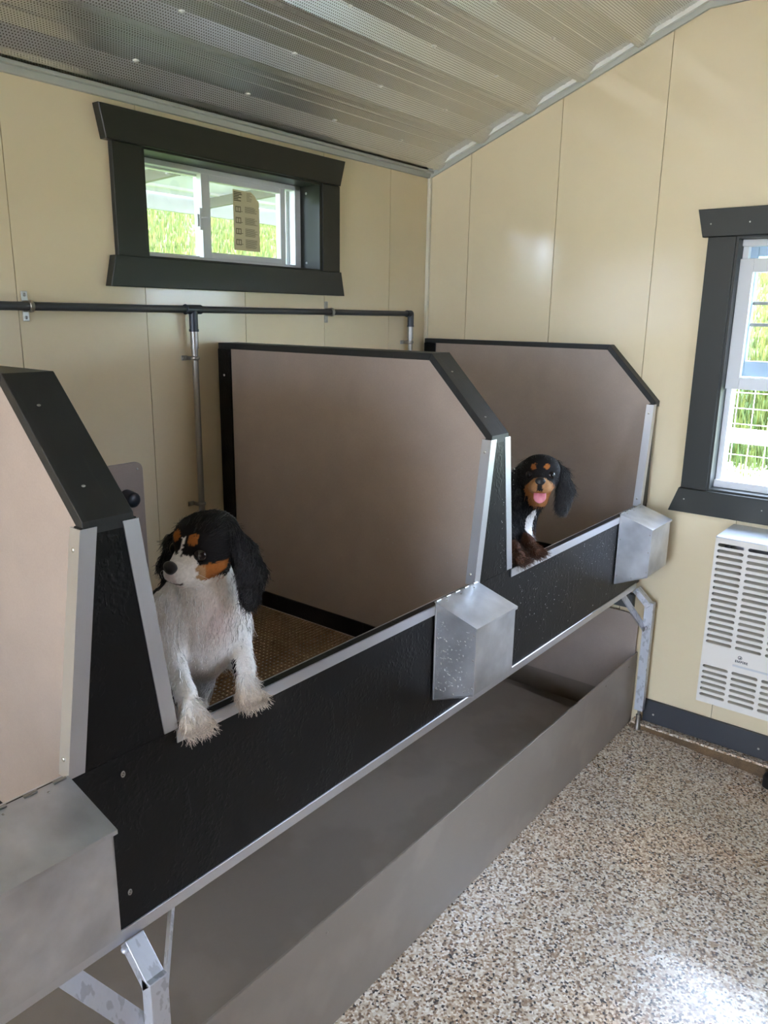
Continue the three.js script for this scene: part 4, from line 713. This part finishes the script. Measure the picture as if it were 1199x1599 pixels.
// ───────────────────────── outdoors ─────────────────────────
{
  const N = 70, pos = [], H = (x, z) => { const hz = 1.5 * Math.max(0, -z - 2.6), hx = Math.max(0, x - 3.0), d = Math.max(hz, hx * 0.8); return -0.3 + 0.22 * d - 0.0015 * d * d * 0 + 0.12 * (fbm(x * 0.5 + 40, z * 0.5 + 40, 512, 301, 3) - 0.5) * Math.min(1, d); };
  const at = (i, k) => { const x = -30 + 70 * i / N, z = -45 + 70 * k / N; return [x, H(x, z), z]; };
  for (let i = 0; i < N; i++) for (let k = 0; k < N; k++) { const a = at(i, k), b = at(i, k + 1), c = at(i + 1, k + 1), d = at(i + 1, k); pos.push(...a, ...b, ...c, ...a, ...c, ...d); }
  const g = new THREE.BufferGeometry(); g.setAttribute('position', new THREE.BufferAttribute(new Float32Array(pos), 3)); g.computeVertexNormals();
  const m = struct('grass_ground', g, mGrass, 'bright green grassy bank rising beyond the windows', 'ground');
  // tufts where the windows look
  const tri = []; const rr = rng(31); for (let k = 0; k < 5; k++) { const a = rr() * 6.28, l = 0.5 + 0.5 * rr(), t = 0.35 * rr(); const c = Math.cos(a), s = Math.sin(a), w = 0.07; tri.push(-s * w + c * 0.1, 0, c * w + s * 0.1, s * w + c * 0.1, 0, -c * w + s * 0.1, c * (0.1 + t), l, s * (0.1 + t)); }
  const tg = new THREE.BufferGeometry(); tg.setAttribute('position', new THREE.BufferAttribute(new Float32Array(tri), 3)); tg.computeVertexNormals();
  const n = 26000, im = new THREE.InstancedMesh(tg, std(0xffffff, 0.9), n), r = rng(41), M = new THREE.Matrix4(), q = new THREE.Quaternion(), col = new THREE.Color();
  for (let i = 0; i < n; i++) {
    let x, z; if (i % 2) { z = -3 - 22 * r(); x = -2.98 + (2.13 - z) * (0.66 + 0.38 * r()); } else { x = 1.6 + 20 * r(); z = 2.13 - (x + 2.98) * (0.52 - 0.40 * r()); }
    const s = 0.10 + 0.14 * r(); q.setFromAxisAngle(V(0, 1, 0), r() * 6.28);
    M.compose(V(x, H(x, z) - 0.01, z), q, V(s, s * (0.8 + 0.8 * r()), s)); im.setMatrixAt(i, M);
    const yl = r(); col.setRGB(0.042 + 0.05 * yl, 0.075 + 0.022 * yl, 0.006 + 0.005 * r()); im.setColorAt(i, col);
  }
  im.name = 'grass_tufts'; im.userData = { kind: 'stuff', label: 'grass blades on the bank outside', category: 'grass' }; scene.add(shade(im));
}
{ // open roof along the outside of the long wall
  const t = thing('porch_roof', 'pale sheet roof on rafters outside the low window', 'porch roof');
  const y = (z) => 2.86 + 0.045 * (z + 0.2), Z0 = -0.55, Z1 = -4.6;
  part('roof_sheet', prism([[Z1, y(Z1) + 0.11], [Z0, y(Z0) + 0.11], [Z0, y(Z0) + 0.114], [Z1, y(Z1) + 0.114]], 'x', -3, 9), mRoofSheet, t);
  for (let x = -2.4; x < 9; x += 1.2) part('rafter', prism([[Z1, y(Z1)], [Z0, y(Z0)], [Z0, y(Z0) + 0.09], [Z1, y(Z1) + 0.09]], 'x', x, x + 0.045), mRafter, t);
  for (let z = Z1 + 0.3; z < Z0; z += 0.62) part('purlin', bx(-3, 9, y(z) + 0.088, y(z) + 0.112, z, z + 0.05), std(C(206, 204, 202), 0.7), t);
  part('eave_beam', bx(-3, 9, y(Z1) - 0.045, y(Z1) + 0.125, Z1 - 0.06, Z1 - 0.01), std(C(176, 175, 173), 0.7), t);
  for (const x of [-2.8, 0.3, 8.6]) part('post', bx(x, x + 0.09, -0.4, y(Z1) - 0.06, Z1 - 0.03, Z1 + 0.06), mRafter, t);
}
{ // cable with a strain clamp under the porch roof
  const t = thing('hanging_cable', 'grey cable with a ribbed clamp under the porch roof', 'cable');
  const c = new THREE.CatmullRomCurve3([V(-1.2, 2.30, -0.9), V(-0.75, 2.245, -0.9), V(-0.35, 2.25, -0.9), V(0.6, 2.34, -0.9)]);
  part('cable', new THREE.TubeGeometry(c, 24, 0.004, 6), mRafter, t);
  part('clamp', [0, 1, 2, 3].map((k) => dome(-0.72 + k * 0.022, 2.245, -0.9, 0.016 - 0.001 * k, 'x', 0.6)), mRafter, t);
}
{ // wire fence beyond the end wall
  const t = thing('wire_fence', 'pale welded wire fence with white rails outside the tall window', 'fence'), X = 2.35, mW = std(C(232, 234, 236), 0.5), wires = [];
  for (let z = -0.2; z < 3.2; z += 0.1) wires.push(cyl([X, -0.3, z], [X, 1.30, z], 0.0028, 0.0028, 5)); for (let y = -0.2; y < 1.31; y += 0.1) wires.push(cyl([X, y, -0.2], [X, y, 3.2], 0.0028, 0.0028, 5));
  const m = part('wire_mesh', wires, mW, t); m.userData.kind = 'stuff';
  part('rail', bx(X + 0.02, X + 0.06, 0.87, 0.965, -0.3, 3.3, 0.004), mW, t, 'white rail');
  for (const z of [-0.3, 3.2]) part('post', bx(X + 0.02, X + 0.11, -0.4, 1.45, z, z + 0.09), mW, t);
}
struct('yard', [bx(-16, -7.73, -0.4, -0.16, -2.5, 9)], std(C(214, 203, 184), 0.9), 'unseen pale concrete yard added to bounce warm light through the doorway', 'yard');  // unseen ground, added so warm light comes in instead of green
one('gravel_path', bx(4.6, 6.0, 0.16, 0.2, -6, 4).rotateZ(0), mGravel, 'pale gravel strip across the grass outside', 'path');

renderer.render(scene, camera);
